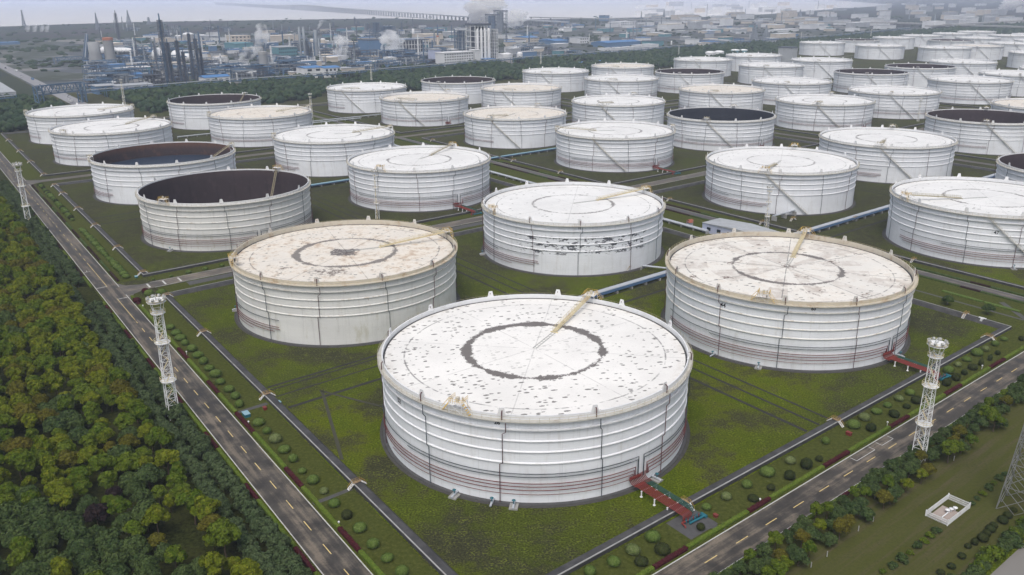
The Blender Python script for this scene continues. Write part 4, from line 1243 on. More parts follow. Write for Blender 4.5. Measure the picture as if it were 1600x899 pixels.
M['pylon'] = plain('dull_pylon_steel', (.17, .175, .17), .6, .2, .9)
def pylon(p, h, base, label, mat='pylon', arms=True, wire=.13):
    root = empty('power_pylon', p, ANG_V + .1, label, 'pylon', 'steel lattice power pylons')
    m = MB(); n = 9
    W = lambda t: base * (1 - t) ** 1.25 * .5 + .7
    C = [(-1, -1), (1, -1), (1, 1), (-1, 1)]
    zs = [h * (1 - (1 - k / n) ** 1.15) for k in range(n + 1)]
    for i in range(4):
        l = MB()
        for k in range(n):
            a, b = W(zs[k] / h), W(zs[k + 1] / h)
            l.bar((C[i][0] * a, C[i][1] * a, zs[k]), (C[i][0] * b, C[i][1] * b, zs[k + 1]), wire * 1.5)
        l.build('leg', M[mat], root)
    for k in range(n):
        a, b = W(zs[k] / h), W(zs[k + 1] / h); zm = (zs[k] + zs[k + 1]) / 2; c = (a + b) / 2
        for i in range(4):
            p0, p1 = C[i], C[(i + 1) % 4]
            m.bar((p0[0] * a, p0[1] * a, zs[k]), (p1[0] * b, p1[1] * b, zs[k + 1]), wire)
            m.bar((p1[0] * a, p1[1] * a, zs[k]), (p0[0] * b, p0[1] * b, zs[k + 1]), wire)
            m.bar((p0[0] * b, p0[1] * b, zs[k + 1]), (p1[0] * b, p1[1] * b, zs[k + 1]), wire)
            mid = ((p0[0] + p1[0]) / 2 * a, (p0[1] + p1[1]) / 2 * a, zs[k])
            m.bar((p0[0] * c, p0[1] * c, zm), mid, wire * .8); m.bar((p1[0] * c, p1[1] * c, zm), mid, wire * .8)
    m.build('lattice', M[mat], root)
    if arms:
        for z, L in ((h * .68, 8), (h * .82, 6.5), (h * .95, 5)):
            a = MB()
            for s in (-1, 1):
                a.bar((s * .8, 0, z), (s * L, 0, z + .6), wire * 1.4); a.bar((s * .8, 0, z + 1.8), (s * L, 0, z + .6), wire)
            a.build('cross_arm', M[mat], root)
pylon(at(1593, 795), 46, 6.0, 'big grey steel lattice power pylon rising out of frame on the meadow')

# ------------------------------------------------------------------ stiles over the dikes
M['stile_rail'] = plain('dull_yellow_rail', (.34, .22, .06), .6, .2, .9, dirt=(.18, .10, .05), dirt_amt=.7)
M['stile_deck'] = plain('rusty_deck', (.30, .22, .14), .8, .25, .9)
def stile(p, rz, label, grp='steel stiles over the dikes'):
    root = empty('dike_stile', p, rz, label, 'stile', grp); root.scale = (.92, .92, .82)
    a = MB()
    for s, n in ((-1, 'o'), (1, 'i')):
        f = MB()
        for k in range(5):
            t = k / 5; f.box(s * (1.0 + 1.5 * (1 - t)) - .16, -.4, 1.55 * t + .1, s * (1.0 + 1.5 * (1 - t)) + .16, .4, 1.55 * t + .16)
        for y in (-.42, .42): f.bar((s * 2.6, y, .05), (s * 1.0, y, 1.6), .10, .22)
        f.build('steps', M['white_steel'], root)
    d = MB(); d.box(-1.1, -.45, 1.6, 1.1, .45, 1.67); d.build('deck', M['stile_deck'], root)
    h = MB()
    for y in (-.45, .45):
        h.bar((-1.05, y, 2.6), (1.05, y, 2.6), .06); h.bar((-1.05, y, 2.15), (1.05, y, 2.15), .06)
        for s in (-1, 1):
            h.bar((s * 1.05, y, 2.6), (s * 2.5, y, 1.0), .08); h.bar((s * 2.5, y, .1), (s * 2.5, y, 1.0), .07); h.bar((s * 1.75, y, .8), (s * 1.75, y, 1.8), .06)
        for x in (-1.05, 0, 1.05): h.bar((x, y, 1.65), (x, y, 2.6), .07)
    h.build('handrail', M['stile_rail'], root)
for i, u in enumerate((1.6, 60, 120, 166.8)):
    stile(S(u, -53.6), ANG_V, 'yellow and white steel stile over the left dike, %s along it from the front' % ORD[i])
for i, u in enumerate((203, 250, 300, 345, 392, 420.5)):
    stile(S(u, -53.6), ANG_V, 'small steel stile over the dike beyond the side road, %s along it' % ORD[i])
for i, u in enumerate((462, 520, 575, 640)):
    stile(S(u, -53.6), ANG_V, 'far small steel stile over the leftmost back dike, %s along it' % ORD[i])
for i, v in enumerate((2.8, 64, 156)):
    stile(S(-53.0, v), ANG_U + math.pi, 'yellow and white stile over the front dike, %s along it from the left' % ORD[i])
stile(S(-38.5, 170.8), ANG_V, 'white stile beside a small white pillar near the right corner of the front compound')
for i, u in enumerate((6, 86, 150)):
    stile(S(u, 218.2), ANG_V + math.pi, 'white stile over the dike beyond the service lane, %s along it' % ORD[i])
for i, (u, v) in enumerate(((248, 219), (300, 219), (410, 219))):
    stile(S(u, v), ANG_V + math.pi, 'small far stile over the dike beyond the service lane, %s past the side road' % ORD[i])

# ------------------------------------------------------------------ pipe bridges from the tanks over the dike
def pipe_bridge(tu, tv, du, label, near=True, length=16.0):
    """from the manifold of the tank at (tu,tv) out over the dike in direction -u"""
    o = S(tu, tv); root = empty('pipe_bridge', S(tu - 41, tv), ANG_U + math.pi, label, 'pipe bridge', 'foam pipe bridges over the dikes')
    # local x points away from the tank
    L = length
    for k in range(7):
        m = MB(); y = -2.4 + k * .42
        m.tube([(.8, y, 1.75), (L - .4, y, 1.75), (L, y, 1.6), (L, y, .3)], .115, 8); m.build('pipe', M['red_pipe'], root)
    for k in range(4):
        m = MB(); y = .75 + k * .42
        m.tube([(.8, y, 1.75), (L - 1.6, y, 1.75), (L - 1.2, y, 1.6), (L - 1.2, y, .3)], .115, 8); m.build('pipe', M['green_pipe'], root)
    for x in (3.2, 7.4, 11.4):
        for y in (-2.6, 2.2):
            m = MB(); m.tube([(x, y, 0), (x, y, 1.5)], .16, 10); m.lathe([(.34, 0), (.34, .12), (.1, .16)], 12, cx=x, cy=y); m.build('leg', M['white_steel'], root)
        m = MB(); m.bar((x, -2.8, 1.52), (x, 2.4, 1.52), .2, .16); m.build('cross_beam', M['white_steel'], root)
    m = MB()
    m.tube([(L + .5, -3.3, .55), (L + .5, 2.6, .55)], .22, 10); m.tube([(L + .5, -3.3, .55), (L + 1.6, -3.4, .5), (L + 1.7, -3.4, .1)], .2, 10)
    m.build('header_pipe', M['red_pipe'], root)
    for k in range(6):
        m = MB(); y = -2.0 + k * .85; x = L + .55 + .25 * (k % 2)
        m.tube([(x, y, .3), (x, y, .8)], .24, 10); m.tube([(x, y, .8), (x, y, 1.25)], .06, 6)
        m.lathe([(.30, 1.22), (.30, 1.28)], 12, cx=x, cy=y); m.build('valve', M['teal'], root)
    m = MB(); m.tube([(L + 1.4, -1.8, .45), (L + 1.4, 3.0, .45)], .25, 10); m.tube([(L + .4, 3.0, .45), (L + 1.9, 3.0, .45)], .42, 12); m.build('pump_pipe', M['teal'], root)
for (tu, tv, lab) in ((0, 0, 'red and green pipe bridge from the nearest tank over the front dike'),
                      (0, 114, 'red and green pipe bridge behind the right-hand lattice mast'),
                      (0, 271, 'red and green pipe bridge at the far right of the front dike'),
                      (253, 114.5, 'red pipe bridge in front of the second-row clean tank by the white mast'),
                      (253, 0, 'pipe bridge at the foot of the nearest open tank'),
                      (254.5, 275, 'red pipe bridge right of a clean white tank in the middle')):
    pipe_bridge(tu, tv, -1, lab)

# hydrants, valves and small fittings round the foot of the nearest tanks
def fitting(key, az, kind, label):
    tx, ty = TANKS[key][:2]; a = R(az); p = Vector((tx + 41.6 * math.cos(a), ty + 41.6 * math.sin(a), .1))
    root = empty('tank_valve', p, a, label, 'valve', 'valves round the tank feet')
    m = MB(); m.tube([(-1.6, 0, .6), (.5, 0, .6), (1.3, 0, .35)], .26, 10); m.lathe([(.42, .55), (.42, .66)], 12, cx=0, cy=0); m.build('pipe', M['silver'], root)
    m = MB(); m.tube([(0, 0, .8), (0, 0, 1.7)], .12, 8); m.lathe([(.02, 1.7), (.45, 1.72), (.45, 1.8), (.02, 1.82)], 12); m.build('handwheel', M['teal'], root)
    if kind: m = MB(); m.box(-1.2, -1.0, -.1, 1.2, 1.0, .25); m.build('plinth', M['concrete'], root)
for key, az, k, lab in (('A', -118, 1, 'valve on a plinth at the left foot of the nearest tank'), ('A', -105, 0, 'valve at the front foot of the nearest tank, second from the left'),
                        ('A', -98, 1, 'teal-topped valve at the front foot of the nearest tank'), ('A', -47, 1, 'teal valve beside the red pipe manifold of the nearest tank'),
                        ('B', -172, 1, 'dark valve at the left foot of the rusty-roofed tank'), ('C', -116, 1, 'valve at the foot of the grey-patched tank'),
                        ('C', -46, 1, 'teal valve by the red manifold of the grey-patched tank'), ('C', -137, 0, 'small valve at the left foot of the grey-patched tank'),
                        ('E', -112, 1, 'dark valve at the foot of the nearest open tank'), ('D', -168, 1, 'valve at the left foot of the peeling tank'),
                        ('I', -100, 1, 'teal valve at the foot of the far right tank')):
    fitting(key, az, k, lab)

# ------------------------------------------------------------------ product pipelines
def pipeline(pts, specs, label, z=.9, sleepers=8.0):
    a, b = Vector(pts[0]), Vector(pts[-1])
    root = empty('pipeline', (0, 0, 0), 0, label, 'pipeline', 'product pipelines')
    d = (b - a).normalized(); n = Vector((-d.y, d.x, 0))
    for off, r, mat in specs:
        m = MB(); m.tube([p + n * off + Vector((0, 0, z + r)) for p in (a, b)], r, 10); m.build('pipe', M[mat], root)
    L = (b - a).length; w = max(abs(s[0]) for s in specs) + .6
    m = MB(); k = int(L / sleepers)
    for i in range(k + 1):
        c = a + d * (L * i / max(1, k)); m.bar(c - n * w + Vector((0, 0, z / 2)), c + n * w + Vector((0, 0, z / 2)), .5, z)
    m.build('sleepers', M['concrete'], root)
RACK = [(-.2, .42, 'silver'), (.72, .40, 'silver'), (1.55, .36, 'silver'), (-1.1, .30, 'blue_pipe'), (-1.75, .26, 'blue_pipe'), (-2.35, .22, 'blue_pipe')]
for (va, vb, w) in ((40, 170, 'between the front tanks'), (173, 216, 'crossing the service strip'), (219, 443, 'between the right-hand tanks'), (446, 470, 'beyond the second lane')):
    pipeline([S(61.5, va), S(61.5, vb)], RACK, 'silver and blue pipe bundle %s' % w)
for (va, vb, w) in ((44, 171, 'behind the open tanks'), (175, 216, 'crossing the far service strip'), (219, 443, 'between the middle tanks')):
    pipeline([S(315, va), S(315, vb)], [(-.3, .45, 'cyan_pipe'), (.7, .4, 'cyan_pipe'), (-1.3, .3, 'blue_pipe'), (-2.0, .3, 'blue_pipe')], 'pale blue pipe bundle %s' % w)
pipeline([S(92, 182.2), S(181, 182.2)], [(-.5, .5, 'silver'), (.6, .48, 'silver')], 'twin silver pipeline beside the pale blue pump house')
pipeline([S(193, 182.0), S(438, 182.0)], [(-.5, .5, 'silver'), (.6, .48, 'silver')], 'twin silver pipeline along the far service strip')
pipeline([S(86, 228), S(86, 262)], [(0, .4, 'silver'), (.9, .3, 'silver')], 'short silver pipes crossing over the blue bundle on the right', 2.2)
pipeline([S(560, 60), S(560, 230)], [(0, .5, 'silver')], 'white pipeline at the foot of the back left tanks')
pipeline([S(570, 170), S(570, 300)], [(0, .5, 'silver'), (1.2, .4, 'cyan_pipe')], 'white pipeline between the back middle tanks')
# short branch from the peeling tank over a little yellow bridge
pipeline([S(74, 118), S(64, 124)], [(0, .32, 'silver'), (.8, .28, 'silver')], 'short twin branch pipes beside the peeling tank', 1.2)
stile(S(76, 113), ANG_V, 'yellow stile over the branch pipes right of the peeling tank')
stile(S(80, 236), ANG_V, 'yellow stile over the pipes right of the tank with a diagonal stair')
stile(S(60.5, 262), ANG_V, 'yellow stile over the blue pipe bundle on the right')

# ------------------------------------------------------------------ pump house and sheds in the service strip
M['wall_lilac'] = plain('pale_lilac_wall', (.42, .46, .60), .8, .1, .3, dirt=(.3, .3, .34))
M['roof_grey'] = plain('grey_sheet_roof', (.36, .38, .40), .6, .15, .3, dirt=(.2, .2, .2))
M['roof_blue'] = plain('blue_sheet_roof', (.07, .19, .40), .5, .15, .03)
M['roof_red'] = plain('red_tile_roof', (.28, .09, .06), .7, .2, .5)
M['glass_dark'] = plain('dark_window', (.02, .03, .04), .2, .2)
M['white_wall'] = plain('white_wall', (.66, .67, .68), .7, .08, .05, dirt=(.4, .4, .4), dscale=.06)
M['grey_wall'] = plain('grey_wall', (.36, .38, .40), .8, .12, .05, dirt=(.2, .2, .2), dscale=.06)
M['cream_wall'] = plain('cream_wall', (.56, .50, .42), .8, .1, .05, dirt=(.3, .28, .24), dscale=.06)
M['blue_wall'] = plain('blue_wall', (.10, .19, .32), .7, .15, .05)
M['teal_wall'] = plain('teal_wall', (.10, .24, .28), .7, .15, .05)
M['dark_steel'] = plain('dark_steelwork', (.095, .11, .135), .6, .25, .08)
M['blue_steel'] = plain('blue_steelwork', (.075, .135, .21), .6, .25, .08)
M['grey_steel'] = plain('grey_steelwork', (.22, .25, .28), .6, .25, .08)
M['brown_wall'] = plain('brown_earth', (.20, .15, .11), .9, .2, .04)
M['orange'] = plain('orange_band', (.42, .16, .09), .6, .1)
M['shell_grey'] = plain('grey_concrete_tower', (.27, .28, .29), .85, .12, .05, dirt=(.16, .16, .16), dscale=.06)
def house(name, p, rz, w, d, h, wall, roof, label, cat='building', group=None, pitch=0.0, wins=(), doors=(), over=.3, roofh=.35):
    """local x = width (front faces -y), y = depth"""
    root = empty(name, p, rz, label, cat, group)
    m = MB()
    x0, x1 = -w / 2, w / 2
    m.box(x0, 0, 0, x1, d, h); m.build('wall', M[wall], root)
    m = MB()
    if pitch:
        vs = [(x0 - over, -over, h + .01), (x1 + over, -over, h + .01), (x1 + over, d / 2, h + pitch), (x0 - over, d / 2, h + pitch), (x1 + over, d + over, h + .01), (x0 - over, d + over, h + .01)]
        m.add(vs, [(0, 1, 2, 3), (3, 2, 4, 5), (0, 3, 5), (1, 4, 2), (0, 5, 4, 1)])
    else: m.box(x0 - over, -over, h + .005, x1 + over, d + over, h + roofh)
    m.build('roof', M[roof], root)
    for (face, a, z, ww, hh) in wins:
        m = MB()
        if face == 'f': m.box(x0 + a, -.06, z, x0 + a + ww, .05, z + hh)
        elif face == 'l': m.box(x0 - .06, a, z, x0 + .05, a + ww, z + hh)
        else: m.box(x1 - .05, a, z, x1 + .06, a + ww, z + hh)
        m.build('window', M['glass_dark'], root)
    for (face, a, ww, hh) in doors:
        m = MB()
        if face == 'f': m.box(x0 + a, -.08, 0, x0 + a + ww, .05, hh)
        else: m.box(x0 - .08, a, 0, x0 + .05, a + ww, hh)
        m.build('door', M['blue_wall'], root)
    return root
RV = ANG_V           # width along V, front faces -U side
house('pump_house', S(58, 191.5), RV, 13, 38, 4.6, 'wall_lilac', 'roof_grey', 'pale lilac flat pump house with grey sheet roof in the service strip', 'pump house', None, 1.0,
      [('l', 3 + 6 * k, 1.4, 2.2, 1.6) for k in range(6)] + [('f', 3, 1.4, 2, 1.5)], [('f', 8, 2, 2.6)])
for v in (181.5, 184.4):
    house('valve_shed', S(104 + (v - 181) * .8, v + 3), RV, 2.4, 2.2, 2.6, 'grey_wall', 'roof_red', 'little red-roofed shed beside the twin silver pipeline, %s one of the pair' % ('left' if v < 182 else 'right'), 'shed', 'little red-roofed sheds', .5)
for k in range(9):
    a = S(99 - 1.3 * k + rnd.uniform(-.5, .5), 188.5 + rnd.uniform(-2.5, 2.5))
    m = MB(); h = rnd.uniform(.9, 2.0); m.tube([(0, 0, 0), (0, 0, h)], rnd.uniform(.2, .5), 8); m.tube([(0, 0, h * .7), (1.2, .3, h * .7), (1.6, .3, 0)], .14, 6)
    o = m.build('pump', M['dark_steel'] if k % 3 else M['silver'], None, a); tag(o, 'dark pump set cluttered beside the pale lilac pump house', 'pump', 'pumps beside the pump house')
# teal boxes and the red cabinet by the left dike
def cabinet(px, py, mat, label, w=2.6, d=1.5, h=.9):
    root = empty('cabinet', at(px, py), ANG_U, label, 'cabinet', None)
    m = MB(); m.box(-w / 2, -d / 2, 0, w / 2, d / 2, h); m.build('body', M[mat], root)
    m = MB(); m.box(-w / 2 - .08, -d / 2 - .08, h + .003, w / 2 + .08, d / 2 + .08, h + .1); m.build('lid', M['cyan_pipe'] if mat == 'teal' else M[mat], root)
cabinet(385, 650, 'teal', 'teal ground cabinet beside the red hedge of the left road'); cabinet(436, 631, 'teal', 'pale teal box inside the left dike by the yellow stile', 1.4, .9, .6)
cabinet(414, 640, 'red_pipe', 'small red fire cabinet outside the left dike by the yellow stile', 1.2, .8, .7); cabinet(213, 434, 'teal', 'teal box by the corner stile beyond the side road', 1.6, 1, .6)
cabinet(1326, 680, 'red_pipe', 'small red-brown box on the turf beside the front dike path', 1.3, .9, .8); cabinet(1118, 808, 'red_pipe', 'small rust-red box on the turf near the pipe bridge', .9, .7, .6)
def lamp_post(px, py, label):
    root = empty('marker_lamp', at(px, py), 0, label, 'lamp', 'low white bollard lamps')
    m = MB(); m.tube([(0, 0, 0), (0, 0, 1.0)], .07, 8); m.build('post', M['white_steel'], root)
    m = MB(); m.lathe([(0, 1.0), (.2, 1.02), (.24, 1.2), (.16, 1.38), (0, 1.42)], 12); m.build('globe', M['white_steel'], root)
for px, py, w in ((389, 665, 'beside the teal cabinet'), (530, 823, 'in the red hedge nearest the front corner'), (1187, 787, 'at the end of a red hedge by the right-hand road'), (1386, 666, 'beside the red hedge left of the right-hand mast'),
                  (1534, 577, 'in the hedge farther along the right-hand road'), (292, 555, 'at a red hedge by the left-hand mast'), (224, 482, 'at the corner hedge of the junction')):
    lamp_post(px, py, 'small white bollard lamp ' + w)
m = MB(); m.box(-1.0, -.35, 0, 1.0, .35, 1.5); m.box(-.35, -1.2, 1.5, .35, 1.2, 1.7)
tag(m.build('pillar', M['white_wall'], None, S(-44.5, 170.2), ANG_V), 'small white pillar on the dike corner beside a stile', 'pillar')
m = MB(); m.lathe([(1.0, .9), (.9, 1.5), (.3, 1.9), (0, 1.95)], 12); tag(m.build('vent_cowl', M['concrete'], None, S(-6.5, 170.0)), 'grey domed cowl on the dike behind the grey-patched tank', 'vent')

# ------------------------------------------------------------------ fenced enclosure on the meadow
fr = empty('fence', S(-91.6, 48.1), ANG_V, 'white picket fence enclosure round a small paved pad on the meadow', 'fence')
L2, D2 = 5.2, 2.4
for (x0, y0, x1, y1) in ((-L2, -D2, L2, -D2), (L2, -D2, L2, D2), (L2, D2, -L2, D2), (-L2, D2, -L2, -D2)):
    m = MB(); n = int(math.hypot(x1 - x0, y1 - y0) / .22)
    for z in (.25, .75, 1.25): m.bar((x0, y0, z), (x1, y1, z), .07, .10)
    for k in range(n + 1):
        t = k / n; x, y = x0 + (x1 - x0) * t, y0 + (y1 - y0) * t; m.bar((x, y, 0), (x, y, 1.4), .09, .05)
    m.build('panel', M['white_steel'], fr)
    m = MB(); m.bar((x0, y0, 0), (x0, y0, 1.55), .2); m.build('post', M['white_steel'], fr)
m = MB(); m.box(-4.4, -1.9, 0, 1.6, 1.9, .12)
for k in range(5): m.box(-4.2 + k * .5, -1.8, .12, -4.0 + k * .5, 1.8, .16)
tag(m.build('paved_pad', plain('pinkish_paving', (.34, .29, .26), .9, .15, 2), None, S(-91.6, 48.1), ANG_V), 'pinkish paved pad inside the white fence', 'pad')
for k in range(3):
    m = MB(); m.tube([(0, 0, .15), (0, 0, .8)], .13, 8); m.lathe([(0, .8), (.5, .8), (.5, .95), (0, 1.0)], 12)
    p = S(-91.6 + .9 - k * .55, 48.1 + 2.4 + .55 * k * 0) + Vector((VX, VY, 0)) * (-.2) + Vector((UX, UY, 0)) * (-1.2 + .0 * k)
    p = S(-92.6 - .35 * k + .9, 47.6 + 1.1 * k)
    tag(m.build('vent_post', M['white_steel'], None, p), 'white round vent cap inside the white fence', 'vent', 'white vent caps inside the fence')
m = MB(); m.bar((-2.4, 0, .45), (1.2, 0, .45), .2, .1); m.bar((-2.2, 0, 0), (-2.2, 0, .45), .15); m.bar((1.0, 0, 0), (1.0, 0, .45), .15)
tag(m.build('pipe_rail', M['white_steel'], None, S(-92.0, 47.0), ANG_V), 'thin pale rail on the paved pad inside the white fence', 'rail')
# pale stakes on the meadow
for px, py in ((1292, 870), (1267, 887), (1364, 815), (1490, 720), (1341, 830), (1437, 748)):
    m = MB(); m.bar((0, 0, 0), (0, 0, 1.3), .16)
    tag(m.build('stake', M['coping'], None, at(px, py)), 'pale stake on the meadow beside the roadside trees', 'stake', 'pale stakes on the meadow')
# ------------------------------------------------------------------ sea, far ground
coast = [(-300, 60), (-60, 44), (0, 42), (200, 35), (400, 32), (600, 29), (680, 31), (750, 33), (830, 30.5), (900, 30), (1000, 27.5), (1100, 27), (1200, 22.5), (1300, 15), (1400, 8)]
pts = [at(x, y) for x, y in coast]
pts = [(p.x, p.y) for p in pts]
sp = [(-FAR, pts[0][1] + 2000)] + pts + [(9000, 30000), (30000, FAR - 10), (-FAR, FAR - 10)]
gs = NG('sea_water', .2); gs.b.inputs['Specular IOR Level'].default_value = .5
gs.color((.92, .88, .84))  # near-white base stands in for reflected sky; the warm tint is muddy water
sheet('sea', sp, .5, gs.m)
# far bank at the right and the spit of land
def seg_uv(name, u0, u1, v0, v1, z, mat): return suv(name, u0, u1, v0, v1, z, mat)
seg_uv('works_yard', 1003, 2550, 30, 2600, .06, M['plant'])
seg_uv('fields', 712, 4200, -1800, 28, .05, M['field'])
seg_uv('far_plain', 2552, 4800, 30, 2600, .05, M['field'])
seg_uv('far_plain', 1090, 6000, 2602, 9000, .05, M['field'])
seg_uv('road', 745, 4000, 34, 50, .09, plain('far_road_concrete', (.24, .24, .25), .8, .15, .02))
seg_uv('road', 985, 1001, 60, 3300, .09, plain('works_road', (.16, .16, .17), .8, .15, .02))

# ------------------------------------------------------------------ the bridge over the bay
def bridge():
    a, d = Vector((-173, 3885, 0)), Vector((-.404, .915, 0)).normalized()
    n = Vector((-d.y, d.x, 0))
    root = empty('sea_bridge', a, 0, 'long viaduct bridge on rows of piers crossing the hazy bay', 'bridge')
    def hgt(s):
        h = 19 + 11 * min(1, max(0, s / 2000))
        return h + 14 * math.exp(-((s - 3600) / 900) ** 2)
    m = MB(); s = -900
    while s < 11000:
        p, q = d * s + Vector((0, 0, hgt(s))), d * (s + 120) + Vector((0, 0, hgt(s + 120)))
        m.bar(p, q, 30, 4.0); s += 120
    m.build('deck', M['grey_wall'], root)
    far = MB(); s = -880; k = 0
    while s < 10800:
        h = hgt(s); t = far if k >= 98 else MB(); w = 1.0 if k < 98 else 1.4
        for o in (-9, 9):
            c = d * s + n * o; t.bar(c, c + Vector((0, 0, h - 1.8)), 6 * w, 4 * w, d)
        if k < 98: t.build('pier', M['grey_wall'], root)
        s += 52 if s < 4300 else 90; k += 1
    f = far.build('piers', M['grey_wall'], root); f['kind'] = 'stuff'
bridge()
def viaduct(name, pxs, z, w, th, mat, label, spacing=120.0, piers=True):
    pts = [at(x, y, z) for x, y in pxs]
    root = empty(name, (pts[0].x, pts[0].y, 0), 0, label, 'viaduct'); o = root.location
    m = MB()
    for a, b in zip(pts[:-1], pts[1:]): m.bar(a - o, b - o, w, th)
    m.build('deck', M[mat], root)
    if piers:
        m = MB()
        for a, b in zip(pts[:-1], pts[1:]):
            L = (b - a).length; k = max(1, int(L / spacing))
            for i in range(k):
                c = a.lerp(b, i / k) - o; m.bar(Vector((c.x, c.y, 0)), c, 5, 5)
        f = m.build('piers', M[mat], root); f['kind'] = 'stuff'
viaduct('highway_viaduct', [(830, 27), (1000, 31), (1200, 33.5), (1400, 36), (1620, 43)], 12, 24, 4, 'coping', 'far pale highway viaduct running right across the hazy plain')
viaduct('highway_viaduct', [(1620, 31), (1520, 37), (1450, 41)], 10, 20, 4, 'coping', 'far faint branch viaduct at the right edge of the plain')

# ------------------------------------------------------------------ works behind the belt
WALLS = {'w': 'white_wall', 'g': 'grey_wall', 'c': 'cream_wall', 'b': 'blue_wall', 't': 'teal_wall', 'l': 'wall_lilac'}
ROOFS = {'b': 'roof_blue', 'g': 'roof_grey', 'w': 'white_wall', 'r': 'roof_red', 'd': 'dark_steel', 'c': 'cream_wall', 't': 'teal_wall'}
def works(x0, x1, yb, yt, depth, wall, roof, label, wins=0, floors=1, group=None, pitch=0, cat='building', name='works_building'):
    p = at((x0 + x1) / 2, yb); h = max(3.0, tall(p, yt + (yb - yt) * .12))
    dist = p.length; wm = (x1 - x0) * dist / CAM_F
    w = max(6, (wm - .5 * depth) / .8) if wm > depth * .9 else wm
    ws = []
    if wins:
        sw = w / wins
        for f in range(floors):
            z = h * (f + .35) / floors; hh = h / floors * .42
            for k in range(wins): ws.append(('f', sw * (k + .25), z, sw * .5, hh))
    return house(name, p, ANG_V, w, depth, h, WALLS[wall], ROOFS[roof], label, cat, group, pitch, ws, (), .6, max(.6, h * .06))
works(320, 362, 133, 119, 22, 'w', 'b', 'white works building with bright blue roof left of the grey cooling tower', 4, 1, pitch=2.5)
works(478, 505, 122, 104, 30, 'w', 'b', 'left half of the white works block with blue roof and small windows', 2, 2, pitch=2)
works(508, 534, 121, 104, 30, 'w', 'b', 'right half of the white works block with blue roof and small windows', 4, 2, pitch=2)
works(150, 186, 147, 133, 26, 'b', 'g', 'long low bluish shed behind the belt, left of the cream mast', 3, 1)
works(186, 240, 146, 132, 26, 'l', 'g', 'long low pale shed behind the belt, right of the cream mast', 4, 1)
house('warehouse', S(962, -54), ANG_V, 92, 190, 10, 'grey_wall', 'roof_grey', 'large warehouse with pale grey roof at the left edge', 'warehouse', None, 4)
works(690, 745, 103, 80, 26, 'w', 'w', 'white office block with rows of dark windows in the works', 12, 5)
works(679, 690, 101, 75, 20, 'l', 'g', 'narrow pale tower at the left end of the white office block', 0, 1)
works(742, 752, 101, 76, 16, 'w', 'w', 'plain white stair tower at the right end of the office block', 0, 1)
works(576, 600, 88, 60, 40, 'b', 'd', 'tall dark blue block behind the drifting steam', 0, 1)
works(640, 680, 93, 83, 30, 'g', 'g', 'low grey building in front of the open steel frame', 0, 1)
works(570, 606, 93, 88, 30, 'c', 'c', 'long low cream shed with a flat roof, left of the steam', 0, 1)
works(782, 806, 93, 84, 24, 'w', 'w', 'low white tank house at the foot of the tall frame tower', 0, 1)
works(800, 842, 83, 73, 40, 'w', 'g', 'white framed building right of the tall frame tower', 6, 2)
works(815, 852, 66, 58, 60, 'c', 'b', 'long building with wide blue roof on the plain', 8, 2, pitch=3)
works(858, 898, 70, 63, 60, 'b', 'b', 'blue-roofed hall right of the wide blue roof', 0, 1, pitch=3)
works(938, 1012, 73, 65, 50, 'b', 'b', 'long dark blue hall on the plain', 0, 1, pitch=3)
works(878, 912, 86, 80, 30, 'w', 'w', 'flat white hall just behind the trees', 0, 1)
works(904, 922, 68, 58, 40, 'w', 'g', 'white framed process hall with blue top', 4, 2)
for i, (a, b, yb, yt) in enumerate(((944, 952, 83, 75), (953, 962, 83, 75), (966, 978, 82, 74), (979, 994, 81, 73))):
    works(a, b, yb, yt, 20, 'w', 'w', 'white box-like building in the row behind the trees, %s from the left' % ORD[i])
works(964, 1000, 42, 33, 50, 'w', 'w', 'far long white building with a regular front', 9, 3)
works(945, 953, 33, 23.5, 40, 'b', 'd', 'far dark square tower block on the plain')
works(874, 896, 41, 31, 60, 'b', 'd', 'far dark blocky plant left of the dark tower')
for i, (a, b, yb, yt, c) in enumerate(((1100, 1120, 44, 39, 'w'), (1118, 1134, 47, 40, 'w'), (1098, 1132, 52, 48, 'c'), (1135, 1160, 49, 44, 'c'), (1007, 1028, 50, 45, 'w'), (1034, 1053, 49, 44, 'w'),
                                       (1017, 1031, 76, 69, 'w'), (1000, 1016, 75, 71, 'w'), (1104, 1112, 71, 67, 'c'), (1114, 1121, 71, 67, 'c'), (1287, 1297, 47, 41, 'w'), (1297, 1310, 49, 45, 'c'), (1330, 1348, 49, 44, 'w'),
                                       (1206, 1256, 50, 46, 'w'), (1212, 1250, 59, 52, 'c'), (1412, 1418, 8, 5, 'w'))):
    works(a, b, yb, yt, 30, c, 'w', 'far hazy %s building out on the plain' % ('cream' if c == 'c' else 'white'), 0, 1, 'far hazy buildings on the plain')
works(1102, 1124, 68.5, 63, 60, 'b', 'd', 'dark gatehouse-like shed over the pipe road at the edge of the trees')
works(1022, 1052, 102, 96, 14, 'b', 'b', 'bright blue long shed hidden between back-row tanks', 0, 1) if False else None
works(893, 1006, 99.5, 94.5, 12, 'b', 'b', 'bright blue long wall-like shed behind the cream-roofed back tank')
works(1233, 1247, 99, 72, 26, 'g', 'd', 'grey windowless block with dark top band left of a hazy tank', 0, 1)
works(286, 302, 66, 52, 20, 'w', 'w', 'white round-fronted hall far behind the columns') if False else None
works(320, 345, 64, 56, 50, 'g', 'g', 'far long grey hall left of the cream buildings')
works(360, 394, 66, 55, 40, 'c', 'c', 'far cream block with dark openings behind the left steam', 5, 2)
works(418, 470, 65, 55, 50, 'c', 'c', 'far long pale cream hall left of the twin stacks', 0, 1)
works(415, 434, 55, 48, 40, 'c', 'c', 'far cream building with window rows above the long cream hall', 6, 2)
works(656, 700, 62, 53, 60, 'c', 'c', 'far long cream hall behind the open frame', 0, 1)
works(685, 703, 50, 43, 40, 't', 't', 'far teal hall above the long cream hall')
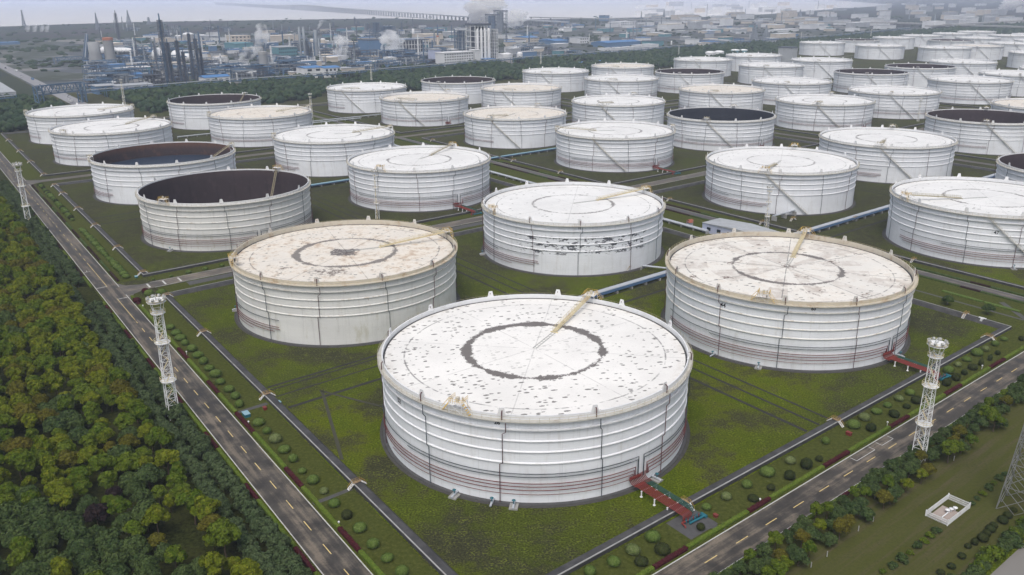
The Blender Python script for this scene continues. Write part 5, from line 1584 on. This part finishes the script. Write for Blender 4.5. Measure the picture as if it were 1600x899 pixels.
works(706, 726, 58, 49, 50, 'g', 'w', 'far pale grey block left of the tall frame tower')
works(368, 396, 78, 67, 60, 't', 't', 'wide teal shed behind the left steam plume', 0, 1)
works(420, 442, 97, 87, 50, 'b', 'd', 'dark blue hall right of the grey cooling tower')
works(432, 470, 90, 72, 40, 't', 'g', 'grey-green slab-like works hall left of the twin stacks', 10, 3)
works(175, 192, 78, 67, 60, 'c', 'c', 'far cream block right of the orange-topped silo')
works(142, 187, 108, 101, 20, 'w', 'g', 'white-banded base building below the two grey silos', 8, 1)
works(205, 240, 110, 98, 26, 'c', 'g', 'cream building with a flat roof left of the tall column', 4, 2)
works(195, 246, 117, 111, 26, 'w', 'w', 'long low white-roofed shed left of the tall column', 0, 1)
works(195, 226, 123, 116, 26, 'b', 'b', 'small bright blue-roofed shed left of the tall column', 0, 1, pitch=2)
works(146, 186, 118, 111, 26, 'g', 'g', 'grey shed with green yard beneath the silos', 6, 1)
works(0, 30, 70, 66, 40, 'b', 'b', 'far blue-roofed farm shed at the left edge')

# towers
def cyl_tower(x, yb, yt, wpx, mat, label, top=None, flare=1.0, name='silo', cat='silo', grp=None):
    p = at(x, yb); h = tall(p, yt); r = wpx * p.length / CAM_F / 2
    root = empty(name, p, 0, label, cat, grp)
    m = MB(); m.lathe([(r * flare, 0), (r, h * .5), (r * .98, h * (.90 if top else 1.0))] + ([] if top else [(0, h)]), 28); m.build('shell', M[mat], root)
    if top: m = MB(); m.lathe([(r * 1.04, h * .90), (r * 1.04, h), (0, h * 1.02)], 28, smooth=False); m.build('top_band', M[top], root)
cyl_tower(151, 100, 66, 15, 'shell_grey', 'big grey flared concrete silo, left of the orange-topped one', None, 1.25)
cyl_tower(174, 99, 59, 13, 'shell_grey', 'grey concrete silo with orange and white top band', 'orange', 1.15)
cyl_tower(414, 119, 81, 13, 'shell_grey', 'grey tapering cooling tower with pinkish top in the works', 'coping', 1.2, 'cooling_tower', 'cooling tower')
cyl_tower(356, 108, 91, 6, 'shell_grey', 'short grey stack in front of the teal yards', None, 1.05, 'chimney', 'chimney')
for i, (x, yb, yt, w) in enumerate(((471.5, 98, 42, 3.4), (478, 98, 42, 3.8), (495.5, 90, 47, 4.5), (500.5, 98, 60, 2.5))):
    cyl_tower(x, yb, yt, w, 'grey_steel', 'slim grey chimney stack, %s from the left in the stack group' % ORD[i], None, 1.1, 'chimney', 'chimney')
cyl_tower(684.5, 76, 56, 4, 'cream_wall', 'thin pale banded chimney beside the narrow tower', 'orange', 1.05, 'chimney', 'chimney')
cyl_tower(646, 60, 45, 4, 'white_wall', 'far white column above the open frame', None, 1, 'silo', 'silo')
cyl_tower(979, 60, 50, 2.2, 'white_wall', 'far thin white tower on the plain', 'white_steel', 1, 'silo', 'silo')
cyl_tower(1049, 70, 64, 2.0, 'white_wall', 'tiny white column near the trees', None, 1, 'silo', 'silo')
# vertical vessels and columns
def column(x, yb, yt, wpx, label, lattice=True, mat='blue_steel', grp='dark distillation columns'):
    p = at(x, yb); h = tall(p, yt); r = wpx * p.length / CAM_F / 2
    root = empty('distillation_column', p, ANG_V, label, 'column', grp)
    m = MB(); m.lathe([(r * .36, 0), (r * .36, h * .55), (r * .25, h * .6), (r * .25, h * .90), (r * .18, h * .92), (r * .18, h * .98), (0, h)], 14); m.build('vessel', M[mat], root)
    if lattice:
        m = MB(); n = 12
        for k in range(n):
            z0, z1 = h * .9 * k / n, h * .9 * (k + 1) / n
            a = r * (.72 - .22 * k / n); b = r * (.72 - .22 * (k + 1) / n)
            C = [(-1, -1), (1, -1), (1, 1), (-1, 1)]
            for i in range(4):
                q, s = C[i], C[(i + 1) % 4]
                m.bar((q[0] * a, q[1] * a, z0), (q[0] * b, q[1] * b, z1), .5); m.bar((q[0] * a, q[1] * a, z0), (s[0] * b, s[1] * b, z1), .3)
                m.bar((q[0] * b, q[1] * b, z1), (s[0] * b, s[1] * b, z1), .5)
            m.box(-a * .8, -a * .8, z1 - .15, a * .8, a * .8, z1)
        m.build('scaffold', M['dark_steel'], root)
column(263, 135, 20, 11, 'tallest dark distillation column with steel scaffold, left in the works')
column(270, 134, 60, 8, 'shorter dark column right against the tallest one')
column(284.5, 133, 56, 7, 'slim dark column second of the column row')
column(292, 132, 76, 6, 'short dark column between the slim ones')
column(304, 131, 44, 6, 'pointed dark column third of the column row')
column(313, 131, 53, 7, 'thick dark column at the right end of the column row')
column(319, 130, 70, 5, 'short dark column beyond the right end of the row')
column(482, 100, 60, 6, 'dark column among the grey stacks'); column(487, 100, 72, 7, 'low dark column beside the grey stacks')
column(187, 68, 16, 6, 'far tall dark lattice tower leaning against the sky, left', True, 'dark_steel')
column(555, 44, 26, 3.5, 'far dark thin column on the horizon'); column(560, 46, 33, 6, 'far dark column cluster on the horizon', True)
column(575, 47, 36, 9, 'far broad dark column unit on the horizon', True); column(628, 52, 34, 4, 'far dark column above the steam', True)
column(521, 44, 34, 5, 'far stubby dark column left of the horizon cluster'); column(660, 52, 45, 3, 'far thin dark column left of the long cream hall')
# frames
def frame_tower(x0, x1, yb, yt, depth, nb, nf, mat, label, inner='dark_steel', roof=True, vessels=0):
    p = at((x0 + x1) / 2, yb); h = tall(p, yt); w = max(8, ((x1 - x0) * p.length / CAM_F - .5 * depth) / .8)
    root = empty('process_tower', p, ANG_V, label, 'process tower', None)
    t = w / nb * .10 + .4
    m = MB()
    for i in range(nb + 1):
        for y in (0, depth / 2, depth):
            x = -w / 2 + w * i / nb; m.bar((x, y, 0), (x, y, h), t, t, (0, 1, 0))
    for k in range(1, nf + 1):
        z = h * k / nf
        for y in (0, depth): m.bar((-w / 2, y, z), (w / 2, y, z), t * .9)
        for x in (-w / 2, w / 2): m.bar((x, 0, z), (x, depth, z), t * .9)
    m.build('frame', M[mat], root)
    m = MB()
    for k in range(1, nf + 1):
        z = h * k / nf - .4; m.box(-w / 2 + .3, .3, z - .3, w / 2 - .3, depth - .3, z)
    m.box(-w * .32, depth * .3, 0, w * .32, depth * .8, h * .96)
    m.build('floors', M[inner], root)
    if vessels:
        for k in range(vessels):
            v = MB(); x = -w / 2 + w * (k + .5) / vessels; r = w / vessels * .3
            v.lathe([(r, 0), (r, h * .86), (r * .5, h * .92), (0, h * .93)], 14, cx=x, cy=-r * .5); v.build('vessel', M['white_wall'], root)
    if roof: m = MB(); m.box(-w / 2 - 1, -1, h, w / 2 + 1, depth + 1, h * 1.05); m.build('roof', M['dark_steel'], root)
frame_tower(738, 772, 99, 40, 26, 5, 7, 'white_wall', 'tall open white frame tower with dark flat roof in the works', 'dark_steel', True, 4)
frame_tower(770, 781, 98, 46, 12, 2, 10, 'white_wall', 'slim white stair tower right of the tall frame tower', 'grey_steel', False)
frame_tower(628, 673, 83, 63, 24, 9, 3, 'white_wall', 'open white frame building with dark bays behind the steam', 'dark_steel', True)
frame_tower(772, 786, 52, 24, 60, 3, 6, 'grey_steel', 'far blue-grey plant tower left of the tallest far tower', 'blue_steel', True)
frame_tower(783, 800, 50, 18, 60, 4, 6, 'grey_steel', 'tallest far blue-grey plant tower beside the big white steam cloud', 'grey_steel', True)
frame_tower(718, 738, 82, 48, 30, 3, 6, 'grey_steel', 'grey skeletal plant tower left of the tall white frame tower', 'blue_steel', False)
frame_tower(600, 622, 56, 42, 40, 4, 4, 'blue_steel', 'dark blue process frame right behind the steam', 'blue_steel', False)
frame_tower(586, 602, 54, 36, 40, 3, 4, 'blue_steel', 'far dark blue process frame left of the steam', 'blue_steel', False)
frame_tower(660, 684, 46, 44, 30, 3, 1, 'grey_steel', 'far low grey frame', 'grey_steel', False) if False else None

# slim stacks and flares sticking up all over the works
sk = random.Random(41)
for k in range(110):
    x, y = (sk.uniform(200, 730), sk.uniform(62, 118)) if k < 78 else (sk.uniform(150, 1050), sk.uniform(44, 70))
    p = at(x, y)
    if uv_of(p.x, p.y)[0] < 1030: continue
    h = sk.uniform(18, 46); r = sk.uniform(.7, 1.8)
    m = MB(); m.tube([(0, 0, 0), (0, 0, h * .6), (0, 0, h)], r, 8, True, [r, r, r * .7])
    for z in (h * .35, h * .6, h * .85): m.lathe([(r, z), (r + 1.2, z), (r + 1.2, z + .4), (r, z + .4)], 8)
    o = m.build('slim_stack', M[sk.choice(('grey_steel', 'dark_steel', 'blue_steel', 'white_wall'))], None, p)
    tag(o, 'slim steel stack rising among the crowded pipework of the works', 'stack', 'slim stacks of the works')

# spheres and dome tanks
def sphere_tank(x, yb, wpx, label, mat='white_steel', grp='white spherical gas tanks', squat=1.0):
    p = at(x, yb); r = wpx * p.length / CAM_F / 2
    root = empty('gas_sphere', p, 0, label, 'gas sphere', grp)
    m = MB(); c = r * 1.15; m.lathe([(r * math.cos(R(a)) if abs(a) < 90 else 0.0, c * squat + r * squat * math.sin(R(a))) for a in range(-90, 91, 10)], 24); m.build('shell', M[mat], root)
    for k in range(8):
        a = R(45 * k); q = MB(); q.bar((r * .95 * math.cos(a), r * .95 * math.sin(a), 0), (r * .95 * math.cos(a), r * .95 * math.sin(a), c), r * .07); q.build('leg', M['white_steel'], root)
for i, (x, yb, w) in enumerate(((250, 98, 19), (277, 97, 15), (294, 97, 11), (163, 86, 10))):
    sphere_tank(x, yb, w, 'white gas sphere on legs in the works, %s of its row' % (('largest, left', 'middle', 'smallest, right', 'lone one behind the silos')[i]))
for i, (x, yb, w) in enumerate(((742, 74, 6), (746, 74, 6), (698, 82, 5), (706, 82, 6), (714, 82, 6))[2:]):
    sphere_tank(x, yb - 6, w, 'small pale sphere above the white office block, %s from the left' % ORD[i], 'coping', 'small spheres above the office block')
for i, (x, yb, w) in enumerate(((874, 50, 3.6), (879, 50, 3.6), (883, 47, 4.4), (888, 47, 4.2), (893, 47, 4))):
    sphere_tank(x, yb, w, 'far bright white sphere in the cluster on the plain', 'white_steel', 'far white spheres on the plain')
def dome_tank(x, yb, yt, wpx, mat, label, grp=None):
    p = at(x, yb); h = tall(p, yt); r = wpx * p.length / CAM_F / 2
    root = empty('dome_tank', p, 0, label, 'dome tank', grp)
    m = MB(); m.lathe([(r, 0), (r, h * .8)], 28); m.build('shell', M[mat], root)
    m = MB(); m.lathe([(r * 1.02, h * .79), (r * .9, h * .89), (r * .5, h * .98), (0, h)], 28); m.build('dome', M['white_steel'], root)
dome_tank(295, 64, 51, 15, 'coping', 'large pale dome-topped tank behind the columns')
dome_tank(279, 63, 55, 9, 'coping', 'far pale round tank left of the large dome tank'); dome_tank(316, 60, 54, 12, 'coping', 'far pale round tank right of the large dome tank')
for i, (x, yb, yt, w) in enumerate(((488.5, 66, 61, 8), (505, 69, 60, 7), (511, 67, 63, 7))): dome_tank(x, yb, yt, w, 'cream_wall', 'far cream round tank behind the stacks, %s from the left' % ORD[i])
dome_tank(1109, 91, 80, 14, 'white_wall', 'small white dome tank behind the back-row tanks, left one of the pair')
dome_tank(1123, 90.5, 79, 14.5, 'white_wall', 'small white dome tank behind the back-row tanks, right one of the pair')
for i, x in enumerate((1148, 1161)): dome_tank(x, 85, 77, 12.5, 'teal_wall', 'teal round tank among the trees, %s one of the pair' % ('left', 'right')[i])
for i, (x, yb, w) in enumerate(((791, 93, 15), (812, 92, 9))): dome_tank(x, yb, yb - 10.5, w, 'white_wall', 'white round tank at the foot of the tall frame tower, %s' % ('larger left one', 'smaller right one')[i])
# horizontal bullet vessels
for i, (x, yb) in enumerate(((184, 84), (190, 84), (196, 84), (201, 84))):
    p = at(x, yb); m = MB(); r = 4.5; m.tube([(-24, 0, 7), (-22, 0, 7), (22, 0, 7), (24, 0, 7)], r, 14, True, [r * .4, r, r, r * .4]); m.box(-12, -3, 0, -10, 3, 4); m.box(10, -3, 0, 12, 3, 4)
    tag(m.build('bullet_tank', M['white_steel'], None, p, ANG_U), 'white horizontal bullet tank in the row beside the silos', 'bullet tank', 'bullet tanks beside the silos')

# pipe gallery along the front of the works and over the roads
def gallery(pxs, z, label, mat='blue_steel', pipes=5):
    pts = [at(x, y) for x, y in pxs]; o = pts[0].copy()
    root = empty('pipe_gallery', o, 0, label, 'pipe gallery', None)
    pm = [MB() for _ in range(pipes)]; leg = MB()
    for a, b in zip(pts[:-1], pts[1:]):
        d = (b - a).normalized(); n = Vector((-d.y, d.x, 0)); L = (b - a).length
        for k in range(pipes):
            q = Vector((0, 0, z + (k % 2) * 2.4)) + n * (-3 + 6 * k / max(1, pipes - 1)); pm[k].bar(a - o + q, b - o + q, .9, .9)
        c = int(L / 22)
        for i in range(c + 1):
            t = a.lerp(b, i / max(1, c)) - o
            for s in (-3.4, 3.4): leg.bar(t + n * s, t + n * s + Vector((0, 0, z + 3)), .6)
            for zz in (z - .6, z + 1.8): leg.bar(t - n * 3.6 + Vector((0, 0, zz)), t + n * 3.6 + Vector((0, 0, zz)), .5)
    for k in range(pipes): pm[k].build('pipe', M[(mat, 'silver', mat, 'dark_steel', mat)[k % 5]], root)
    f = leg.build('trestles', M[mat], root); f['kind'] = 'stuff'
gallery([(132, 155), (320, 139), (480, 128.5), (640, 114.5), (800, 100), (1000, 84.5), (1130, 73), (1300, 61.5), (1420, 48.5)], 7.5, 'long blue and silver pipe gallery running along the front of the works')
gallery([(-40, 173), (26, 166)], 9.5, 'blue pipe gallery left of the road portal')
gallery([(60, 168), (-20, 172)], 3.0, 'lower pipe run under the blue gallery at the left edge') if False else None
# blue portal bridge over the road
def portal(pa, pb, h, label, t=7.0):
    a, b = at(*pa), at(*pb); root = empty('pipe_portal', a, 0, label, 'pipe portal', None); o = a
    d = (b - a).normalized(); n = Vector((-d.y, d.x, 0))
    m = MB(); L = (b - a).length; k = 12
    for s in (-2.5, 2.5):
        for z in (h, h - t): m.bar(n * s + Vector((0, 0, z)), b - o + n * s + Vector((0, 0, z)), .9)
        for i in range(k):
            p, q = (b - o) * (i / k), (b - o) * ((i + 1) / k)
            m.bar(p + n * s + Vector((0, 0, h - t if i % 2 else h)), q + n * s + Vector((0, 0, h if i % 2 else h - t)), .6)
    m.build('truss', M['blue_steel'], root)
    for z, r in ((h - t + 1.2, 1.0), (h - t + 3.2, .8)):
        q = MB(); q.bar(Vector((0, 0, z)), b - o + Vector((0, 0, z)), r * 2, r * 1.4); q.build('pipe', M['silver'], root)
    for e in (Vector((0, 0, 0)), b - o):
        for dd in (-3, 3):
            q = MB()
            for s in (-3, 3): q.bar(e + d * dd + n * s, e + d * dd + n * s + Vector((0, 0, h)), 1.0)
            for i in range(6):
                z0, z1 = h * i / 6, h * (i + 1) / 6; q.bar(e + d * dd + n * (-3 if i % 2 else 3) + Vector((0, 0, z0)), e + d * dd + n * (3 if i % 2 else -3) + Vector((0, 0, z1)), .6)
            q.build('leg', M['blue_steel'], root)
p0 = at(64, 168); portal((64, 168), (130, 160), tall(p0, 135), 'blue steel pipe portal spanning the road behind the leftmost tank', 9)
p0 = at(88, 100); portal((88, 100), (140, 98), tall(p0, 90), 'far blue pipe portal over the road by the silos', 5)
gallery([(134, 101), (136, 60)], 10, 'tall blue pipe gallery beside the far road left of the silos', 'blue_steel', 4)

# ------------------------------------------------------------------ clutter of the works: pipe racks, small sheds, vessels
def process_unit(p, w, d, h, seed):
    r = random.Random(seed)
    root = empty('process_unit', p, ANG_V, 'low tangle of dark pipework, racks and vessels in the works', 'process unit', 'process units of the works')
    m = MB()
    for i in range(7):
        x = -w / 2 + w * i / 6
        for y in (0, d): m.bar((x, y, 0), (x, y, h * r.uniform(.6, 1)), .7)
    for k in range(3):
        z = h * (k + 1) / 3.3
        for y in (0, d * .5, d): m.bar((-w / 2, y, z), (w / 2, y, z), .7)
        m.box(-w * .45, d * .1, z - .3, w * .45 * r.random(), d * .9, z)
    m.build('steelwork', M[r.choice(('blue_steel', 'dark_steel', 'grey_steel', 'blue_steel'))], root)
    m = MB()
    for _ in range(12):
        x, y, z = r.uniform(-w / 2, w / 2), r.uniform(0, d), r.uniform(.2, .9) * h
        if r.random() < .5: m.tube([(x, y, z), (x + r.uniform(4, 14), y, z)], r.uniform(.5, 1.4), 8)
        else: m.tube([(x, y, 0), (x, y, z * 1.1)], r.uniform(.5, 1.6), 8)
    m.build('vessels', M[r.choice(('silver', 'grey_steel', 'white_wall', 'blue_wall'))], root)['kind'] = 'stuff'
q = random.Random(77)
for k in range(240):
    if k < 64: x, y = q.uniform(325, 480), q.uniform(104, 129)
    elif k < 104: x, y = q.uniform(150, 335), q.uniform(98, 143)
    elif k < 140: x, y = q.uniform(535, 700), q.uniform(84, 116)
    else: x, y = q.uniform(200, 900), q.uniform(44, 96)
    p = at(x, y); u, v = uv_of(p.x, p.y)
    if u < 1012: continue
    process_unit(p, q.uniform(18, 42), q.uniform(10, 22), q.uniform(7, 19), k)
def hazy_box(p, w, d, h, wall, roof, name, label, grp):
    m = MB(); m.cur = 0; m.box(-w / 2, 0, 0, w / 2, d, h); m.cur = 1; m.box(-w / 2 - .5, -.5, h + .01, w / 2 + .5, d + .5, h + .8)
    o = m.build(name, [M[wall], M[roof]], None, p, ANG_V); tag(o, label, 'building', grp)
n = 0
for k in range(900):
    x, y = q.uniform(150, 1300), 30 + 88 * q.random() ** 1.5
    p = at(x, y); u, v = uv_of(p.x, p.y)
    lim = 1015 if v < 2400 else 1210
    if u < lim or u > 2500 or v < 60: continue
    far = u > 1500
    wall = q.choice(('white_wall', 'grey_wall', 'cream_wall', 'grey_wall', 'blue_wall', 'white_wall', 'teal_wall'))
    roof = q.choice(('roof_grey', 'roof_blue', 'white_wall', 'roof_grey', 'cream_wall', 'dark_steel', 'grey_wall'))
    hazy_box(p, q.uniform(10, 46), q.uniform(10, 28), q.uniform(4, 11) * (1.2 if q.random() < .2 else 1), wall, roof, 'works_shed',
             'small hazy shed among the crowded works and yards', 'small sheds of the works')
    n += 1
    if n > 290: break
for k in range(170):
    x, y = q.uniform(1000, 1600), q.uniform(8, 46)
    p = at(x, y); u, v = uv_of(p.x, p.y)
    if u < 1130 or v < 1700 or p.length > 9000: continue
    if q.random() < .88:
        s_ = 1 + p.length / 5000
        hazy_box(p, q.uniform(16, 60) * s_, q.uniform(14, 40), q.uniform(6, 14) * s_, q.choice(('white_wall', 'grey_wall', 'cream_wall', 'white_wall')), q.choice(('white_wall', 'roof_grey', 'cream_wall', 'grey_wall')), 'plain_building',
                 'faint far building scattered on the hazy plain at the right', 'faint far buildings on the plain')
    else:
        m = MB(); h = q.uniform(24, 60); m.tube([(0, 0, 0), (0, 0, h)], q.uniform(1.2, 2.2), 6)
        tag(m.build('far_chimney', M['grey_steel'], None, p), 'faint thin chimney on the hazy plain at the right', 'chimney', 'faint far chimneys on the plain')
# green patches between the works: rounded tree clumps, one mass
m = MB()
for k in range(5200):
    x, y = q.uniform(-20, 1620), 27 + 90 * q.random() ** 1.4
    p = at(x, y); u, v = uv_of(p.x, p.y)
    if (v > 60 and u < 1015) or (v < 60 and u < 800) or u > 4200: continue
    if 28 < v < 56: continue
    if u > 2600 and q.random() < .75: continue
    if math.sin(u * .012 + 2 * math.sin(v * .006)) * math.sin(v * .01) < .05 and v > 60 and q.random() < .75: continue
    if v < 60 and q.random() < .8: continue
    r = q.uniform(3.5, 7) * (.6 if v < 60 else 1); ico(m, (p.x, p.y, r * .2), r * (1 if u < 1800 else 1.7), k, 1, .35, .5)
o = m.build('far_trees', M['belt']); o['kind'] = 'stuff'; o['label'] = 'scattered far trees between the works buildings'

# vehicles on the far road and by the gallery
def vehicle(p, rz, L, mat, label, grp):
    root = empty('parked_vehicle', p, rz, label, 'vehicle', grp)
    m = MB(); m.box(-L / 2, -1.2, .5, L / 2, 1.2, 1.5 if L < 6 else 3.0); m.build('body', M[mat], root)
    m = MB(); m.box(-L * .28, -1.05, 1.5 if L < 6 else 3.0, L * .25, 1.05, 2.1 if L < 6 else 3.2); m.build('cab', M['glass_dark'], root)
    for sx in (-1, 1):
        for sy in (-1, 1):
            w = MB(); w.tube([(sx * L * .32, sy * 1.0, .5), (sx * L * .32, sy * 1.22, .5)], .5, 10); w.build('wheel', M['black'], root)
for i, (u, v, mt) in enumerate(((905, 38, 'white_wall'), (960, 45, 'white_wall'), (1080, 46, 'dark_steel'), (1130, 39, 'white_wall'), (1240, 45, 'blue_wall'), (1300, 38, 'white_wall'), (1420, 46, 'white_wall'), (1500, 40, 'dark_steel'))):
    vehicle(S(u, v, .1), ANG_U, 11 if i % 2 == 0 else 4.6, mt, 'tiny vehicle on the far road left of the works', 'vehicles on the far road')

# steam rising from the works
def steam_mat():
    m = bpy.data.materials.new('steam'); m.use_nodes = True; t = m.node_tree; t.nodes.remove(t.nodes['Principled BSDF'])
    v = t.nodes.new('ShaderNodeVolumePrincipled'); v.inputs['Color'].default_value = (1, 1, 1, 1); v.inputs['Anisotropy'].default_value = .2
    tc = t.nodes.new('ShaderNodeTexCoord'); no = t.nodes.new('ShaderNodeTexNoise'); no.inputs['Scale'].default_value = .06; no.inputs['Detail'].default_value = 4
    t.links.new(tc.outputs['Object'], no.inputs['Vector'])
    mr = t.nodes.new('ShaderNodeMapRange'); mr.inputs[1].default_value = .40; mr.inputs[2].default_value = .66; mr.inputs[3].default_value = .0; mr.inputs[4].default_value = .15
    t.links.new(no.outputs[0], mr.inputs[0]); t.links.new(mr.outputs[0], v.inputs['Density'])
    t.links.new(v.outputs[0], t.nodes['Material Output'].inputs['Volume'])
    return m
M['steam'] = steam_mat()
def plume(path, label, dens=1.0, seed=1, zbase=2.0):
    """path: [(px, py, width px)] from the source upwards; stands in the vertical plane through the source"""
    p0 = at(path[0][0], path[0][1]); dist = p0.length
    pts = []; r = random.Random(seed)
    for x, y, w in path:
        h = tall(p0, y) if y < path[0][1] else 0
        # slide sideways along the view-normal so that the plume drifts as in the picture
        lo = (x - pix((p0.x, p0.y, h + zbase))[0]) * dist / CAM_F
        s = Vector((p0.y, -p0.x, 0)).normalized() * lo
        pts.append((Vector((0, 0, h + zbase)) + s, w * 1.35 * dist / CAM_F / 2))
    m = MB(); n = 14; dense = []
    for (a, ra), (b, rb) in zip(pts[:-1], pts[1:]):
        k = 5
        for i in range(k): t = i / k; dense.append((a.lerp(b, t) + Vector((r.uniform(-1, 1), r.uniform(-1, 1), 0)) * ra * .10, (ra + (rb - ra) * t) * r.uniform(.85, 1.15)))
    dense.append(pts[-1]); dense.append((pts[-1][0] + Vector((0, 0, pts[-1][1] * .3)), pts[-1][1] * .3))
    vs = []
    for c, rad in dense:
        for q in range(n):
            a = 2 * math.pi * q / n; k = rad * r.uniform(.82, 1.18); vs.append(c + Vector((math.cos(a) * k, math.sin(a) * k, r.uniform(-.1, .1) * rad)))
    K = len(dense); fs = [(i * n + q, i * n + (q + 1) % n, (i + 1) * n + (q + 1) % n, (i + 1) * n + q) for i in range(K - 1) for q in range(n)]
    fs += [tuple(range(n - 1, -1, -1)), tuple(range((K - 1) * n, K * n))]
    m.add(vs, fs, True)
    o = m.build('steam_plume', M['steam'], None, p0); tag(o, label, 'steam'); o['kind'] = 'stuff'
plume([(368, 106, 3), (376, 97, 9), (383, 86, 15), (388, 77, 12)], 'left white steam puff', 1, 1)
plume([(391, 95, 4), (400, 86, 10), (406, 70, 15), (407, 52, 14), (404, 40, 9)], 'tall white steam plume', 1, 2)
plume([(424, 108, 3), (425, 98, 5), (428, 90, 4)], 'small white steam wisp', 1, 9)
plume([(527, 95, 7), (527, 82, 9), (529, 68, 13), (527, 58, 10)], 'left of the twin steam plumes', 1, 3)
plume([(537, 95, 8), (537, 82, 9), (535, 68, 13), (536, 60, 10)], 'right of the twin steam plumes', 1, 4)
plume([(608, 89, 16), (613, 80, 26), (611, 66, 30), (606, 52, 18)], 'wide drifting steam cloud', 1, 5)
plume([(628, 88, 14), (622, 84, 20), (616, 78, 12)], 'low steam cloud by the frame', 1, 8)
plume([(755, 38, 30), (756, 26, 34), (758, 14, 40), (760, 2, 42)], 'big white steam cloud', 1, 6)
plume([(803, 46, 20), (804, 34, 24), (806, 22, 26)], 'white steam cloud right of the far tower', 1, 7)
plume([(1065, 36, 2), (1064, 31, 3), (1062, 27, 3)], 'far small steam wisp', 1, 10)
plume([(496, 47, 2), (500, 40, 5), (503, 34, 7)], 'thin steam off the stack', 1, 11)
for i, x in enumerate((43, 54, 65, 73)): plume([(x, 51, 4), (x, 45, 4.5), (x, 40, 4)], 'far white steam puff in the row at the left', 1, 20 + i)
plume([(1572, 17, 14), (1580, 8, 22), (1590, 0, 26)], 'far steam cloud at the right edge', 1, 30)
# thin masts on the horizon
for i, (x, yb, yt, w) in enumerate(((38, 42, 16, 5), (202, 40, 16, 8), (233, 38, 27, 7), (1037, 33, 16, 5), (1250, 26, 15, 6), (1140, 27, 21, 6), (1178, 62, 36, 6), (1196, 62, 40, 6), (1287, 22, 15, 6), (153, 47, 20, 5))):
    p = at(x, yb); pylon(p, min(112, tall(p, yt)), w * 2.2, 'far thin lattice pylon on the hazy horizon, %s' % ('left' if x < 300 else 'right'), 'grey_steel', i % 2 == 0, .8)
# ------------------------------------------------------------------ light, air, camera
SUN_EL, SUN_AZ = R(61), R(-100)      # direction the light comes from, azimuth from +x
w = bpy.data.worlds.new('World'); scene.world = w; w.use_nodes = True
nt = w.node_tree; bg = nt.nodes['Background']
sky = nt.nodes.new('ShaderNodeTexSky'); sky.sky_type = 'NISHITA'; sky.sun_disc = False
sky.sun_elevation = SUN_EL; sky.sun_rotation = R(90) - SUN_AZ
sky.air_density = 1.0; sky.dust_density = 5.0; sky.ozone_density = 1.0
hs = nt.nodes.new('ShaderNodeHueSaturation'); hs.inputs['Saturation'].default_value = .6
nt.links.new(sky.outputs[0], hs.inputs['Color']); nt.links.new(hs.outputs[0], bg.inputs['Color'])
bg.inputs['Strength'].default_value = .15
sl = bpy.data.lights.new('sun', 'SUN'); sl.energy = 1.1; sl.angle = R(32); sl.color = (1, .965, .92)
so = bpy.data.objects.new('sun', sl); COL.objects.link(so)
d = Vector((math.cos(SUN_EL) * math.cos(SUN_AZ), math.cos(SUN_EL) * math.sin(SUN_AZ), math.sin(SUN_EL)))
so.rotation_euler = (-d).to_track_quat('-Z', 'Y').to_euler(); so.location = (0, 0, 300)

hb = MB(); hb.box(-FAR - 500, -1100, -1.0, FAR + 500, FAR + 500, 128.0)
hm = bpy.data.materials.new('haze_air'); hm.use_nodes = True
n = hm.node_tree; n.nodes.remove(n.nodes['Principled BSDF'])
pv = n.nodes.new('ShaderNodeVolumePrincipled')
pv.inputs['Color'].default_value = (.70, .78, .97, 1); pv.inputs['Density'].default_value = HAZE
pv.inputs['Anisotropy'].default_value = 0.0
n.links.new(pv.outputs[0], n.nodes['Material Output'].inputs['Volume'])
ho = hb.build('haze', hm); ho['kind'] = 'stuff'

cam = bpy.data.cameras.new('camera'); co = bpy.data.objects.new('camera', cam); COL.objects.link(co)
cam.sensor_width = 36; cam.lens = CAM_F / 1600 * 36; cam.clip_start = .5; cam.clip_end = 200000
co.matrix_world = Matrix.Translation((0, 0, CAM_H)) @ Matrix.Rotation(math.pi / 2 - CAM_P, 4, 'X') @ Matrix.Rotation(-CAM_R, 4, 'Z')
scene.camera = co
scene.view_settings.view_transform = 'Standard'; scene.view_settings.look = 'None'
scene.view_settings.gamma = 1; scene.view_settings.exposure = EXPO
scene.view_settings.use_curve_mapping = False
cy = scene.cycles
cy.max_bounces = 6; cy.diffuse_bounces = 3; cy.glossy_bounces = 2; cy.transmission_bounces = 2; cy.transparent_max_bounces = 8
cy.volume_bounces = 8; cy.use_denoising = True; cy.caustics_reflective = False; cy.caustics_refractive = False
try: cy.denoiser = 'OPENIMAGEDENOISE'
except Exception: pass
